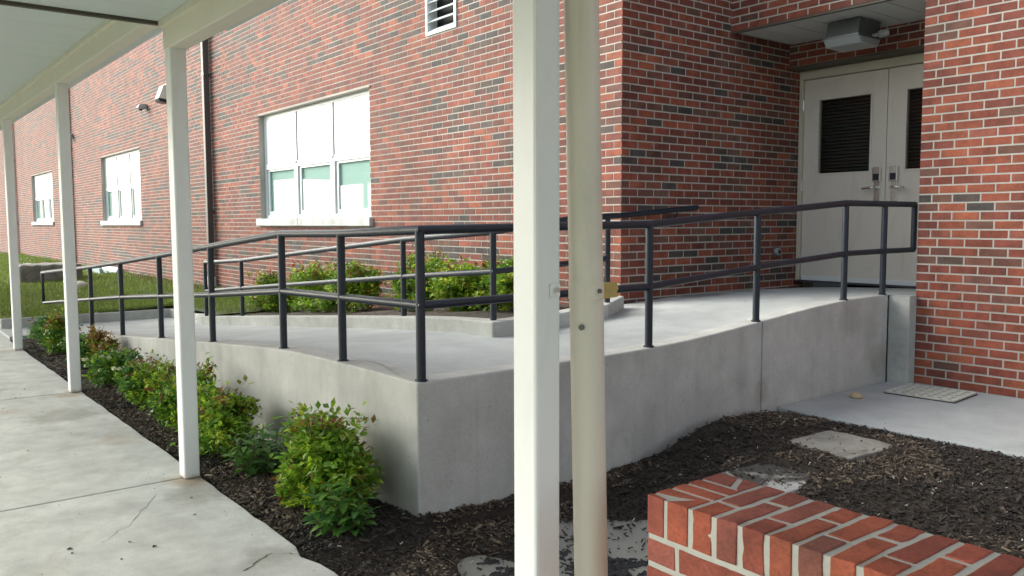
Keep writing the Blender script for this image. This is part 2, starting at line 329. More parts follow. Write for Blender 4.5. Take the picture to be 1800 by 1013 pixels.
def brick_wall(part, origin, ang, length, z0, rows, holes=(), dark=.12, mid=.16, start='even', corner_d=.092, far_cut=None, limit=300, seed=1, phase=0.0, quoin=False):
    """part: the mortar wall; origin (x,y) of u=0; ang: rotation about z of the wall's +u axis.
    Outer face looks along local -y. Bricks as objects for the `limit` largest in view, the rest one mesh."""
    random.seed(seed); ca, sa = math.cos(ang), math.sin(ang)
    W = lambda u, y, z: (origin[0]+u*ca - y*sa, origin[1]+u*sa + y*ca, z)
    out = []
    for r in range(rows):
        zb = z0 + r*BH; zt = zb + BH - MJ; full = (r % 2 == 0) == (start == 'even')
        u = phase if full else .1035
        if quoin or not corner_d: u = 0.0
        state = False; first = True; nb_ = 0
        while u < length - .01:
            L = BL - MJ
            if not corner_d and nb_ == 0 and not full: L = .1035-MJ
            if quoin and nb_ == 0: L = .104-MJ if not full else .158-MJ
            elif quoin and nb_ == 1 and not full: L = .156-MJ
            a, b_ = u, min(u+L, length)
            cl = n2(a*.9+seed*3, zb*2.3, 1.0, seed)
            pd = dark*(2.2 if cl > .12 else (.45 if cl < -.1 else 1))
            state = random.random() < (.55 if state else pd*.62)
            segs = [(a, b_)]
            for (h0, h1, hz0, hz1) in holes:
                if zt > hz0+.004 and zb < hz1-.004:
                    ns = []
                    for s0, s1 in segs:
                        if s1 <= h0 or s0 >= h1: ns.append((s0, s1))
                        else:
                            if s0 < h0-.02: ns.append((s0, h0-.001))
                            if s1 > h1+.02: ns.append((h1+.001, s1))
                    segs = ns
            tone = brick_tone(state, dark, mid); j = random.uniform(.86, 1.14); tone = tuple(c*j for c in tone)
            for s0, s1 in segs:
                d = corner_d if ((full or quoin) and s0 < .001 and corner_d) else .022
                out.append((s0, s1, zb, zt, d, tone, first))
            u += L + MJ; first = False; nb_ += 1
    # which ones show largest
    score = []
    for i, (s0, s1, zb, zt, d, tone, fi) in enumerate(out):
        P = [project(W(u, 0, z)) for u, z in ((s0, zb), (s1, zb), (s1, zt), (s0, zt))]
        if any(p is None for p in P): score.append(0); continue
        cx = sum(p[0] for p in P)/4; cy = sum(p[1] for p in P)/4
        if not (-5 < cx < 1805 and -5 < cy < 1018): score.append(0); continue
        ar = 0
        for k in range(4): q, w = P[k], P[(k+1) % 4]; ar += q[0]*w[1]-w[0]*q[1]
        if 893 < cx < 992: ar *= .05
        score.append(abs(ar)/2)
    order = sorted(range(len(out)), key=lambda i: -score[i]); chosen = set(i for i in order[:limit] if score[i] > 55)
    V = []; Fc = []; C = []
    for i, (s0, s1, zb, zt, d, tone, fi) in enumerate(out):
        jy = random.uniform(-.0007, .0007)
        if i in chosen:
            o = bpy.data.objects.new('brick', brick_mesh(s1-s0, zt-zb, d, BRICK_O)); COL.objects.link(o); o.parent = part
            o.location = W((s0+s1)/2, jy, (zb+zt)/2); o.rotation_euler = (0, random.uniform(-.004, .004), ang); o.color = (*tone, 1)
        else:
            n = len(V)
            V += [W(s0, jy, zb), W(s1, jy, zb), W(s1, jy, zt), W(s0, jy, zt), W(s0, d, zb), W(s1, d, zb), W(s1, d, zt), W(s0, d, zt)]
            Fc += [(n,n+1,n+2,n+3), (n+1,n+5,n+6,n+2), (n+4,n,n+3,n+7), (n+3,n+2,n+6,n+7), (n+4,n+5,n+1,n)]
            C += [tone]*5
    if V:
        o = link('brick_field', fast_mesh('brick_field', V, Fc, BRICK_S, C), part, kind='stuff')
    return out

def holed_sheet(mb, W, length, z0, z1, holes, y0, y1):
    """solid wall of boxes with rectangular holes, in wall coordinates"""
    us = sorted({0, length, *[h[0] for h in holes], *[h[1] for h in holes]}); us = [u for u in us if 0 <= u <= length]
    for a, b in zip(us[:-1], us[1:]):
        cuts = sorted((max(z0, h[2]), min(z1, h[3])) for h in holes if h[0] <= a+1e-6 and h[1] >= b-1e-6)
        z = z0; spans = []
        for c0, c1 in cuts:
            if c0 > z: spans.append((z, c0))
            z = max(z, c1)
        if z < z1: spans.append((z, z1))
        for s0, s1 in spans:
            n = len(mb.v)
            mb.v += [W(a,y0,s0),W(b,y0,s0),W(b,y1,s0),W(a,y1,s0),W(a,y0,s1),W(b,y0,s1),W(b,y1,s1),W(a,y1,s1)]
            mb.f += [(n,n+3,n+2,n+1),(n+4,n+5,n+6,n+7),(n,n+1,n+5,n+4),(n+1,n+2,n+6,n+5),(n+2,n+3,n+7,n+6),(n+3,n,n+4,n+7)]

XS, YM, YD, YO, YL = -5.08, 5.177, 7.777, 6.62, 7.57     # side wall, main wall, door, fascia/pier, lintel
XP = -3.25                                              # left edge of the pier
Z_SOF = 3.19
REC = .0028
school = empty('school_building', (-20, 8, 0), 'long red brick school building with windows and a recessed double door', 'building')
school.matrix_world = Matrix.Identity(4)
# main wall: u runs from the corner towards -X, outer face looks to -Y.  use ang=0 with origin far left so local -y is outside
ML = 50.0; MX0 = XS - ML
WINS = [(-13.06, -9.46), (-23.66, -20.02), (-34.1, -30.3)]
WZ0, WZ1 = 1.49, 3.095
LOUV = (-8.114, -7.52, 3.485, 4.08)
mh = [(a-MX0, b-MX0, WZ0-.002, WZ1) for a, b in WINS]
sill_h = [(a-.10-MX0, b+.06-MX0, 1.37, WZ0) for a, b in WINS]
lou_h = [(LOUV[0]-MX0, LOUV[1]-MX0, LOUV[2], LOUV[3])]
def wall_part(name, origin, ang, length, z0, z1, holes, thick=.3, mat=MORTAR):
    ca, sa = math.cos(ang), math.sin(ang)
    W = lambda u, y, z: (origin[0]+u*ca - y*sa, origin[1]+u*sa + y*ca, z)
    mb = MB(); holed_sheet(mb, W, length, z0, z1, holes, REC, thick)
    return mb.build(name, mat, school)
# mirrored layout: build main wall from the corner, so use ang = pi with origin at the corner? outer face must look to -Y -> keep ang 0, phase so that joints meet the corner
rows_main = int(7.0/BH)
# u=0 at far left: choose start so that the corner (u=ML) closes with whole bricks on even rows
wm = wall_part('main_wall', (MX0, YM), 0, ML-.012, -.1, 7.0, mh+sill_h+lou_h, .32)
def main_bricks():
    """courses laid from the corner towards the left"""
    holes = [(XS-b, XS-a, z0, z1) for a, b, z0, z1 in [(h[0]+MX0, h[1]+MX0, h[2], h[3]) for h in mh+sill_h+lou_h]]
    random.seed(11); out = []
    for r in range(rows_main):
        zb = -.06 + r*BH; zt = zb+BH-MJ; full = r % 2 == 0
        u = 0 if full else .1035; state = False
        while u < ML:
            L = BL-MJ; a, b_ = u, min(u+L, ML)
            cl = n2(a*.55+3, zb*1.6, 1.0, 4.2); pd = .12*(2.4 if cl > .1 else (.4 if cl < -.12 else 1))
            state = random.random() < (.5 if state else pd*.6)
            tone = brick_tone(state, .14, .14); j = random.uniform(.85, 1.15); tone = tuple(c*j for c in tone)
            segs = [(a, b_)]
            for (h0, h1, hz0, hz1) in holes:
                if zt > hz0+.004 and zb < hz1-.004:
                    ns = []
                    for s0, s1 in segs:
                        if s1 <= h0 or s0 >= h1: ns.append((s0, s1))
                        else:
                            if s0 < h0-.02: ns.append((s0, h0-.001))
                            if s1 > h1+.02: ns.append((h1+.001, s1))
                    segs = ns
            for s0, s1 in segs:
                # bricks beside an opening or at the corner run deeper
                d = .092 if (s0 < .001) else .022
                for (h0, h1, hz0, hz1) in mh and holes:
                    if abs(s1-h0) < .03 or abs(s0-h1) < .03 or (abs(zb-hz1) < .07 and h0 < s0 < h1): d = .085
                out.append((XS-s1, XS-s0, zb, zt, d, tone))
            u += L+MJ
    score = []
    for (x0, x1, zb, zt, d, t) in out:
        P = [project((u, YM, z)) for u, z in ((x0, zb), (x1, zb), (x1, zt), (x0, zt))]
        cx = sum(p[0] for p in P)/4; cy = sum(p[1] for p in P)/4; ar = 0
        for k in range(4): q, w = P[k], P[(k+1) % 4]; ar += q[0]*w[1]-w[0]*q[1]
        score.append(abs(ar)/2 if (0 < cx < 893 or 1045 < cx < 1800) and 0 < cy < 520 else 0)
    ch = set(sorted(range(len(out)), key=lambda i: -score[i])[:300])
    V = []; Fc = []; C = []
    for i, (x0, x1, zb, zt, d, t) in enumerate(out):
        jy = random.uniform(-.0007, .0007)
        if i in ch:
            o = bpy.data.objects.new('brick', brick_mesh(x1-x0, zt-zb, d, BRICK_O)); COL.objects.link(o); o.parent = wm
            o.location = ((x0+x1)/2, YM+jy, (zb+zt)/2); o.color = (*t, 1); o.rotation_euler = (0, random.uniform(-.004, .004), 0)
        else:
            n = len(V); y0, y1 = YM+jy, YM+d
            V += [(x0,y0,zb),(x1,y0,zb),(x1,y0,zt),(x0,y0,zt),(x0,y1,zb),(x1,y1,zb),(x1,y1,zt),(x0,y1,zt)]
            Fc += [(n,n+1,n+2,n+3), (n+1,n+5,n+6,n+2), (n+4,n,n+3,n+7), (n+3,n+2,n+6,n+7), (n+4,n+5,n+1,n)]; C += [t]*5
    link('brick_field', fast_mesh('brick_field', V, Fc, BRICK_S, C), wm, kind='stuff')
main_bricks()
# side wall of the recess (faces +X), runs from the corner to the door
ws = wall_part('recess_side_wall', (XS, YM+.012), R(90), 2.9, -.1, 7.0, [], .3)
brick_wall(ws, (XS, YM), R(90), 2.72, -.06, rows_main, (), dark=.13, mid=.16, start='odd', corner_d=.092, seed=21)
# fascia above the entrance and the pier to its right: one plane
pier = wall_part('entrance_pier_wall', (XP, YO), 0, 7.0, -.1, 7.0, [], .4)
brick_wall(pier, (XP, YO), 0, 7.0, .133-BH*5, rows_main+3, (), dark=.012, mid=.10, start='odd', corner_d=.092, seed=31, quoin=True)
rv = MB(); rv.box(XP-.0, XP+.35, YO+.40, YD+.3, -.1, 7.0); rv.build('pier_return', MORTAR, school)
fas = wall_part('entrance_fascia', (XS, YO), 0, XP-XS-.002, Z_SOF+.012, 7.0, [], .3)
brick_wall(fas, (XS+.002, YO), 0, XP-XS-.006, Z_SOF+.004, int((7-Z_SOF)/BH), (), dark=.01, mid=.08, start='even', corner_d=0, seed=41)
lin = wall_part('door_lintel_wall', (XS, YL), 0, XP-XS, 2.965, Z_SOF+.3, [], .2)
brick_wall(lin, (XS+.004, YL), 0, XP-XS-.006, 2.972, 5, (), dark=.02, mid=.1, start='odd', corner_d=0, seed=51)
m = MB(); m.box(XS+.01, XP, YL-.004, YL+.24, 2.945, 2.968); m.build('steel_lintel', STEEL, school)
m = MB(); m.box(XS, XP, YO+.005, YO+.05, Z_SOF-.012, Z_SOF+.012); m.build('fascia_drip_edge', STEEL, school)
# soffit boards run from front to back
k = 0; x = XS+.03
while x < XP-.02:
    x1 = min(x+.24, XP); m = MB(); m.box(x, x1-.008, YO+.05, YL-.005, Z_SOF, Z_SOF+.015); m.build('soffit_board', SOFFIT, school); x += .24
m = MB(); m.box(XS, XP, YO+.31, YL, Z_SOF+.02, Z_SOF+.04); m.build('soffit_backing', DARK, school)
m = MB(); m.box(MX0, XS-.32, YM+.32, 20, -.1, 6.9); m.build('building_core', DARK, school)
m = MB(); m.box(MX0-.1, XS+.02, YM-.02, 20, 7.0, 7.12); m.box(XS+.02, 4, YO-.02, 20, 7.0, 7.12); m.build('roof_coping', ALU, school)

# windows
def window(a, b):
    w = MB(); d0, d1 = YM+.085, YM+.17
    w.box(a, b, d0, d1, WZ1-.045, WZ1); w.box(a, b, d0, d1, WZ0, WZ0+.05); w.box(a, a+.06, d0, d1, WZ0+.05, WZ1-.045); w.box(b-.06, b, d0, d1, WZ0+.05, WZ1-.045)
    win = w.build('window', ALU, school, bevel=.004)
    bay = (b-a)/3; zt = 2.30
    for k in range(3):
        x0, x1 = a+bay*k, a+bay*(k+1)
        if k: m = MB(); m.box(x0-.05, x0+.05, d0-.004, d1-.005, WZ0+.05, zt); m.build('mullion', ALU, win, bevel=.004)
        if k: m = MB(); m.box(x0-.022, x0+.022, d0-.004, d1-.005, zt+.036, WZ1-.045); m.build('mullion', ALU_M, win)
        m = MB(); m.box(x0+.03, x1-.03, d0+.012, d1-.01, zt+.035, WZ1-.045); m.build('upper_panel', PANEL, win)
        m = MB(); m.box(x0+.03, x1-.03, d0-.003, d1-.006, zt-.045, zt+.035); m.build('transom_bar', ALU, win, bevel=.004)
        s0, s1 = x0+.05+(.01 if k == 0 else 0), x1-.05
        m = MB(); m.box(s0, s0+.03, d0+.035, d0+.10, WZ0+.05, zt-.045); m.box(s1-.03, s1, d0+.035, d0+.10, WZ0+.05, zt-.045); m.build('sash_track', ALU_D, win)
        m = MB(); q0, q1 = s0+.03, s1-.03
        m.box(q0, q0+.045, d0+.018, d0+.05, WZ0+.05, zt-.045); m.box(q1-.045, q1, d0+.018, d0+.05, WZ0+.05, zt-.045)
        m.box(q0+.045, q1-.045, d0+.018, d0+.05, WZ0+.05, WZ0+.11); m.box(q0+.045, q1-.045, d0+.018, d0+.05, zt-.075, zt-.045); m.build('sash_frame', ALU, win)
        m = MB(); m.box(q0+.045, q1-.045, d0+.030, d0+.035, WZ0+.11, zt-.075); m.build('pane', GLASS, win)
        m = MB(); m.box(q0, q1, d0+.052, d0+.057, WZ0+.06, zt-.05); m.build('roller_blind', BLIND, win)
    m = MB(); m.box(a-.09, (a+b)/2-.3-.003, YM-.05, YM+.10, 1.375, WZ0-.004); m.box((a+b)/2-.3+.003, b+.05, YM-.05, YM+.10, 1.375, WZ0-.004); m.build('sill', STONE_SILL, win, bevel=.008)
    m = MB(); m.box(a-.12, b+.05, YM-.012, YM+.084, WZ1+.001, WZ1+.013); m.build('lintel_angle', STEEL, win)
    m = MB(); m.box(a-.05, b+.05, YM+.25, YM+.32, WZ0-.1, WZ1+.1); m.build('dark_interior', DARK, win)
for a, b in WINS[:3]: window(a, b)
# louvre
m = MB(); a, b, z0, z1 = LOUV; y0 = YM-.015
m.box(a, a+.035, y0, YM+.12, z0, z1); m.box(b-.035, b, y0, YM+.12, z0, z1); m.box(a+.035, b-.035, y0, YM+.12, z0, z0+.035); m.box(a+.035, b-.035, y0, YM+.12, z1-.035, z1)
lo = m.build('louvre_vent', ALU, school)
nb = 6
for k in range(nb):
    z = z0+.05+(z1-z0-.07)*k/(nb-1)
    m = MB(); m.prism([(YM-.012, z-.016), (YM-.006, z-.02), (YM+.06, z+.022), (YM+.054, z+.03)], 'x', a+.035, b-.035); m.build('louvre_blade', ALU, lo)
m = MB(); m.box(a, b, YM+.125, YM+.14, z0, z1); m.build('vent_back', DARK, lo)

# double door
door = empty('double_door', (0,0,0), 'pair of taupe steel doors with dark glass and keypad levers in the brick recess', 'door')
ZF = .80
m = MB(); y0, y1 = YD-.03, YD+.12
m.box(XS+.006, XS+.046, y0, y1, ZF, 2.94); m.box(XP-.05, XP-.004, y0, y1, ZF, 2.94); m.box(XS+.046, XP-.05, y0, y1, 2.855, 2.94)
m.build('door_frame', FRAMEP, door, bevel=.004)
XC = -4.146
def leaf(x0, x1, side):
    z0, z1 = ZF+.045, 2.848; yf, yb = YD+.004, YD+.05
    gx0, gx1 = ((x0+.17, x1-.165) if side < 0 else (x0+.185, x1-.15)); gz0, gz1 = 1.90, 2.632
    m = MB(); m.box(x0, gx0, yf, yb, z0, z1); m.box(gx1, x1, yf, yb, z0, z1); m.box(gx0, gx1, yf, yb, z0, gz0); m.box(gx0, gx1, yf, yb, gz1, z1)
    d = m.build('door_leaf', DOORP, door)
    m = MB(); t = .018
    for c in ((gx0-t, gx0, gz0-t, gz1+t), (gx1, gx1+t, gz0-t, gz1+t), (gx0, gx1, gz0-t, gz0), (gx0, gx1, gz1, gz1+t)): m.box(c[0], c[1], yf-.007, yf+.006, c[2], c[3])
    m.build('glazing_bead', DOORP, d, bevel=.003)
    m = MB(); m.box(gx0, gx1, yf+.02, yf+.028, gz0, gz1); m.build('pane', GLASS_D, d)
    lx = (x1-.075 if side < 0 else x0+.085)
    m = MB(); m.box(lx-.042, lx+.042, yf-.034, yf, 1.79, 1.93); m.build('keypad_lock', CHROME, d, bevel=.006)
    m = MB(); m.box(lx-.027, lx+.027, yf-.039, yf-.0335, 1.805, 1.868); m.build('keypad', BLACKP, d)
    m = MB(); m.box(lx-.032, lx+.032, yf-.012, yf, 1.60, 1.795); m.build('lock_plate', CHROME, d, bevel=.003)
    m = MB(); s = side; m.tube([(lx, yf, 1.735), (lx, yf-.06, 1.735), (lx+s*.03, yf-.066, 1.735), (lx+s*.125, yf-.06, 1.728)], .0105, 10); m.build('lever_handle', CHROME, d, smooth=True)
    m = MB(); m.box(x0+.01, x1-.01, yf-.012, yf, ZF+.012, ZF+.055); m.build('door_sweep', ALU, d)
    hx = x0-.006 if side < 0 else x1+.006
    for hz in (1.02, 1.78, 2.60):
        m = MB(); m.tube([(hx, yf-.008, hz-.055), (hx, yf-.008, hz+.055)], .008, 8); m.build('hinge', CHROME, d)
leaf(XS+.05, XC-.003, -1); leaf(XC+.003, XP-.053, 1)
m = MB(); m.prism([(YD-.06, ZF-.005), (YD+.06, ZF-.005), (YD+.06, ZF+.012), (YD-.03, ZF+.012)], 'x', XS+.02, XP-.02); m.build('threshold', BLACKP, door)
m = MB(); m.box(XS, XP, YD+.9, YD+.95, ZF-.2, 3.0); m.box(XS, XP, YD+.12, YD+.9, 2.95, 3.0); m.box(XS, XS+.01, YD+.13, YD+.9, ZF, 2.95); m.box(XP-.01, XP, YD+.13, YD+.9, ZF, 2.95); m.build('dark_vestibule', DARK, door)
m = MB()
for q in range(24): z = 1.86+q*.034; m.box(XS+.12, XP-.12, YD+.16, YD+.175, z, z+.020)
m.build('slatted_blind', mat_paint('dark_slats', (.11,.115,.11), .5, .2), door)

# soffit light
sl = empty('soffit_light', (0,0,0), 'galvanised box light fixture hanging under the soffit above the doors', 'light fixture')
m = MB(); m.prism([(6.95, 3.035), (7.30, 3.035), (7.34, Z_SOF-.002), (6.98, Z_SOF-.002)], 'x', -4.30, -3.99); m.build('housing', GALV, sl, bevel=.012)
m = MB(); m.prism([(6.93, 3.028), (6.98, 2.96), (7.26, 2.955), (7.31, 3.028)], 'x', -4.315, -3.975); m.build('lens', LENS, sl, bevel=.012)
m = MB(); m.box(-4.318, -3.972, 6.925, 7.315, 3.026, 3.038); m.build('lens_rim', GALV, sl)
m = MB(); m.tube([(-3.99, 7.2, 3.05), (-3.93, 7.2, 3.05)], .016, 10); m.tube([(-3.94, 7.2, 3.05), (-3.88, 7.25, 3.07)], .03, 10); m.build('photocell', GREYM, sl)

# outlet on the recess wall
ob = empty('wall_outlet', (0,0,0), 'small round hose outlet with square plate low on the recess side wall', 'outlet')
m = MB(); m.box(XS+.001, XS+.016, 7.35, 7.45, 1.06, 1.16); m.build('plate', GALV, ob, bevel=.004)
m = MB(); m.tube([(XS+.01, 7.395, 1.11), (XS+.05, 7.395, 1.11)], .036, 16); m.build('cover', GREYM, ob)
m = MB(); m.tube([(XS+.048, 7.395, 1.11), (XS+.056, 7.395, 1.11)], .022, 14); m.build('socket', BLACKP, ob)

# wall downspouts
def downspout(x, z0, z1, label, boot):
    e = empty('downspout', (0,0,0), label, 'downspout', 'brown downspouts on the main wall')
    m = MB(); m.box(x-.055, x+.055, YM-.125, YM-.02, z0, z1); m.build('pipe', BROWN, e, bevel=.012)
    for z in np.arange(z0+1.2, z1, 2.4):
        m = MB(); m.box(x-.075, x+.075, YM-.13, YM-.001, z, z+.04); m.build('strap', BROWN, e)
    if boot: m = MB(); m.tube([(x, YM-.072, z0-.14), (x, YM-.072, z0+.04)], .085, 16); m.build('boot', WHITEP, e, smooth=False)
downspout(-15.27, .42, 6.8, 'brown rectangular downspout with white base pipe left of the nearest window', True)
downspout(-27.25, .3, 6.8, 'brown downspout on the brick wall left of the middle window', False)
downspout(-37.65, .22, 6.8, 'farthest brown downspout with pale base, left of the farthest window', True)
# wall lights and camera
def wall_pack(x, z, label):
    e = empty('wall_light', (0,0,0), label, 'wall light', 'wall pack lights on the main wall')
    m = MB(); m.box(x-.14, x+.14, YM-.06, YM-.001, z-.14, z+.24); m.build('housing', BLACKP, e, bevel=.01)
    m = MB(); m.prism([(YM-.06, z-.08), (YM-.06, z+.22), (YM-.12, z+.2), (YM-.22, z-.06)], 'x', x-.13, x+.13); m.build('lens', WHITEP, e, bevel=.01)
    m = MB(); m.prism([(YM-.06, z-.15), (YM-.06, z-.082), (YM-.225, z-.065), (YM-.2, z-.12)], 'x', x-.135, x+.135); m.build('bezel', BLACKP, e)
wall_pack(-17.75, 3.96, 'wall pack light with white lens high on the wall beside the third post')
wall_pack(-38.5, 4.05, 'far wall pack light high beside the farthest downspout')
def wall_cam(x, z, label):
    e = empty('security_camera', (0,0,0), label, 'camera', 'cameras on the main wall')
    m = MB(); m.box(x-.05, x+.05, YM-.03, YM-.001, z-.05, z+.05); m.build('base', GREYM, e, bevel=.01)
    m = MB(); m.prism([(YM-.03, z-.05), (YM-.03, z+.07), (YM-.16, z+.03), (YM-.2, z-.03), (YM-.16, z-.06)], 'x', x-.07, x+.07); m.build('hood', GREYM, e, bevel=.012)
    m = MB(); m.tube([(x, YM-.12, z-.04), (x, YM-.12, z-.09)], .045, 14, r1=.025); m.build('lens', BLACKP, e)
wall_cam(-19.3, 3.92, 'grey hooded camera on the brick wall between the middle and nearest windows')
wall_cam(-26.9, 3.92, 'small grey camera beside the downspout left of the middle window')

# ------------------------------------------------------------------ ground
m = MB(); m.box(-400, 400, -400, 400, -.6, -.3); m.build('ground', LAWN, kind='structure')
def lawn_z(x, y): return .13 + .11*min(1, max(0, (y-1.5)/3.6)) + .025*n2(x, y, .5, 3)
def grid_sheet(name, xs, ys, zf, mat, **k):
    V = [(x, y, zf(x, y)) for x in xs for y in ys]; ny = len(ys)
    Fq = [(i*ny+j, (i+1)*ny+j, (i+1)*ny+j+1, i*ny+j+1) for i in range(len(xs)-1) for j in range(ny-1)]
    me = fast_mesh(name, V, Fq, mat); me.shade_smooth(); return link(name, me, **k)
grid_sheet('lawn', np.arange(-60, -12.9, .5).tolist()+[-12.92], np.linspace(1.5, YM+.02, 10), lawn_z, LAWN, kind='structure')
grid_sheet('lawn', np.linspace(-12.92, -11.0, 6), np.linspace(3.72, YM+.02, 6), lambda x, y: lawn_z(x, y)+.02*(x+12.92)/2, LAWN, kind='structure')
grid_sheet('lawn', np.linspace(-80, 40, 20), np.linspace(-80, -1.6, 12), lambda x, y: -.03, LAWN, kind='structure')

# covered walkway: slabs with joints at the posts
walk = empty('walkway', kind='structure')
PX = [-16.9, -13.86, -10.82, -7.78, -4.72, -1.675, 1.37]      # near corner of each post
edges = [-40, -30, -25] + [-19.95] + [p-.05-.0 for p in PX] + [3.88]
for a, b in zip(edges[:-1], edges[1:]):
    m = MB(); y1 = 1.483; g = .006
    # edge towards the bed slightly ragged
    n = max(3, int((b-a)/.12)); top = []
    for i in range(n+1):
        x = a+g+(b-a-2*g)*i/n; top.append((x, y1 + .012*n2(x, 0, 6, 2) + (-.035*max(0, 1-abs(x+3.30)/.10) if abs(x+3.3) < .1 else 0)))
    m.prism([(a+g, -1.6), (b-g, -1.6)] + top[::-1], 'z', -.35, 0); m.build('slab', CON_WALK, walk, bevel=.006)
m = MB(); m.box(-40, 3.88, -1.59, 1.45, -.34, -.03); m.build('joint_bed', SOIL, walk)

random.seed(77); V = []; Fq = []; C = []
for i in range(70):
    x, y = random.uniform(-8.5, -2.6), random.uniform(.1, 1.46); n = len(V); a = random.uniform(0, 6.3); l = random.choice((.003,.004,.006,.008,.012))*random.uniform(.7,1.2); w = l*random.uniform(.4,.9)
    for (dx, dy, dz) in ((-l,0,.002),(-.3*l,-w,.003),(.6*l,-.7*w,.004),(l,.1*w,.002),(.2*l,w,.006),(-.6*l,.6*w,.003)): V.append((x+dx*math.cos(a)-dy*math.sin(a), y+dx*math.sin(a)+dy*math.cos(a), dz))
    t = random.choice(((.03,.028,.025),(.05,.04,.03),(.09,.06,.035),(.02,.02,.02))); Fq += [(n,n+1,n+2),(n,n+2,n+3),(n,n+3,n+4),(n,n+4,n+5)]; C += [t]*4
tag(link('leaf_litter', fast_mesh('leaf_litter', V, Fq, CHIP, C)), 'tiny dark leaf bits scattered over the walkway slabs', 'litter', kind='stuff')
def crack(pts, w=.0022):
    m = MB(); P = []
    for a, b in zip(pts[:-1], pts[1:]):
        for i in range(8): t = i/8; P.append(Vector((a[0]+(b[0]-a[0])*t+random.gauss(0,.006), a[1]+(b[1]-a[1])*t+random.gauss(0,.006), .0012)))
    for i, p in enumerate(P):
        k = w*random.uniform(.4, 1.5); m.v += [(p.x-k, p.y-k, p.z), (p.x+k, p.y+k, p.z)]
        if i: q = 2*i; m.f.append((q-2, q-1, q+1, q))
    m.build('crack', STEEL, walk)
crack([(-3.32, 1.47), (-3.42, 1.36), (-3.36, 1.26), (-3.30, 1.2)], .0022); crack([(-4.55, 1.2), (-4.15, .95), (-4.0, .8)], .0009)

# ramp ---------------------------------------------------------------
PXT = [(-12.9,.03),(-12.3,.045),(-11.7,.07),(-10.35,.178),(-8.99,.298),(-7.67,.412),(-6.3,.528),(-5.5,.594),(-5.0,.630),(-4.6,.644),(-3.41,.655)]
PYT = [(2.0,.655),(3.4,.66),(3.8,.668),(4.2,.69),(4.8,.742),(5.4,.797),(5.8,.823),(6.1,.832),(6.6,.832),(7.9,.80)]
def pX(x): return sum(lerp_tab(PXT, x+d) for d in (-.3,-.15,0,.15,.3))/5
def pY(y): return sum(lerp_tab(PYT, y+d) for d in (-.3,-.15,0,.15,.3))/5
def deck_z(x, y):
    zz = pX(x) + (pY(y)-.655)
    t = min(1, max(0, (-3.56-x)/1.5)); s = min(1, max(0, (y-4.4)/1.2)); return zz - (.045*t*s if x > -5.2 else 0)
RX, RY = -3.41, 2.10; RW = .15
ramp = empty('concrete_ramp', (0,0,0), 'pale concrete access ramp with low side walls climbing round to the doors', 'ramp')
def deck_part(xs, ys, nm='deck'):
    V = [(x, y, deck_z(x, y)-.003) for x in xs for y in ys]; ny = len(ys)
    Fq = [(i*ny+j, (i+1)*ny+j, (i+1)*ny+j+1, i*ny+j+1) for i in range(len(xs)-1) for j in range(ny-1)]
    me = fast_mesh(nm, V, Fq, CON_DECK); me.shade_smooth(); return link(nm, me, ramp)
deck_part(np.linspace(-12.3, -4.5, 60), np.linspace(RY+RW, 3.70, 12))
deck_part(np.linspace(-4.5, RX-RW, 8), np.linspace(RY+RW, YD+.05, 50))
deck_part(np.linspace(XS+.001, -4.5, 6), np.linspace(3.71, YD+.05, 40))
deck_part(np.linspace(RX-RW, XP, 4), np.linspace(6.5, YD+.05, 12))
# outer wall: one L-shaped piece round the corner, then a second pour beyond the joint
def sweep_wall(pts, w, zf, zb=-.3):
    m = MB(); n = len(pts)
    for i, (x, y) in enumerate(pts):
        p = Vector(pts[i]); a = (p-Vector(pts[i-1])).normalized() if i else (Vector(pts[1])-p).normalized(); b = (Vector(pts[i+1])-p).normalized() if i < n-1 else a
        t = (a+b).normalized(); nr = Vector((-t.y, t.x))/max(.5, t.dot(a)); z = zf(x, y)
        m.v += [(x, y, zb), (x, y, z), (x+nr.x*w, y+nr.y*w, z), (x+nr.x*w, y+nr.y*w, zb)]
    for i in range(n-1):
        for q in range(4): q2 = (q+1) % 4; m.f.append((4*i+q, 4*i+q2, 4*i+4+q2, 4*i+4+q))
    m.f += [(3,2,1,0), (4*n-4,4*n-3,4*n-2,4*n-1)]
    return m
wz = lambda x, y: pX(x) + (pY(y)-.655)
pts = [(x, RY) for x in np.linspace(-12.3, RX, 70)] + [(RX, y) for y in np.linspace(RY, 4.836, 30)[1:]]
sweep_wall(pts, RW, wz).build('side_wall', CON_WALL, ramp, bevel=.012)
sweep_wall([(RX, y) for y in np.linspace(4.846, 6.5, 20)], RW, wz).build('side_wall', CON_WALL, ramp, bevel=.010)
m = MB(); m.box(RX-RW+.01, RX-.012, 4.83, 4.85, -.3, pY(4.84)-.01); m.build('joint_filler', STEEL, ramp)
m = MB(); m.prism([(RX+.0005, 6.505), (XP+.012, 6.505), (XP+.012, YO-.001), (RX+.0005, YO-.001)], 'z', -.1, .832); m.build('return_block', CON_CURB, ramp, bevel=.008)
m = MB(); m.box(RX-RW, XP-.002, YO, YD, -.1, .70); m.build('landing_base', CON_WALL, ramp)
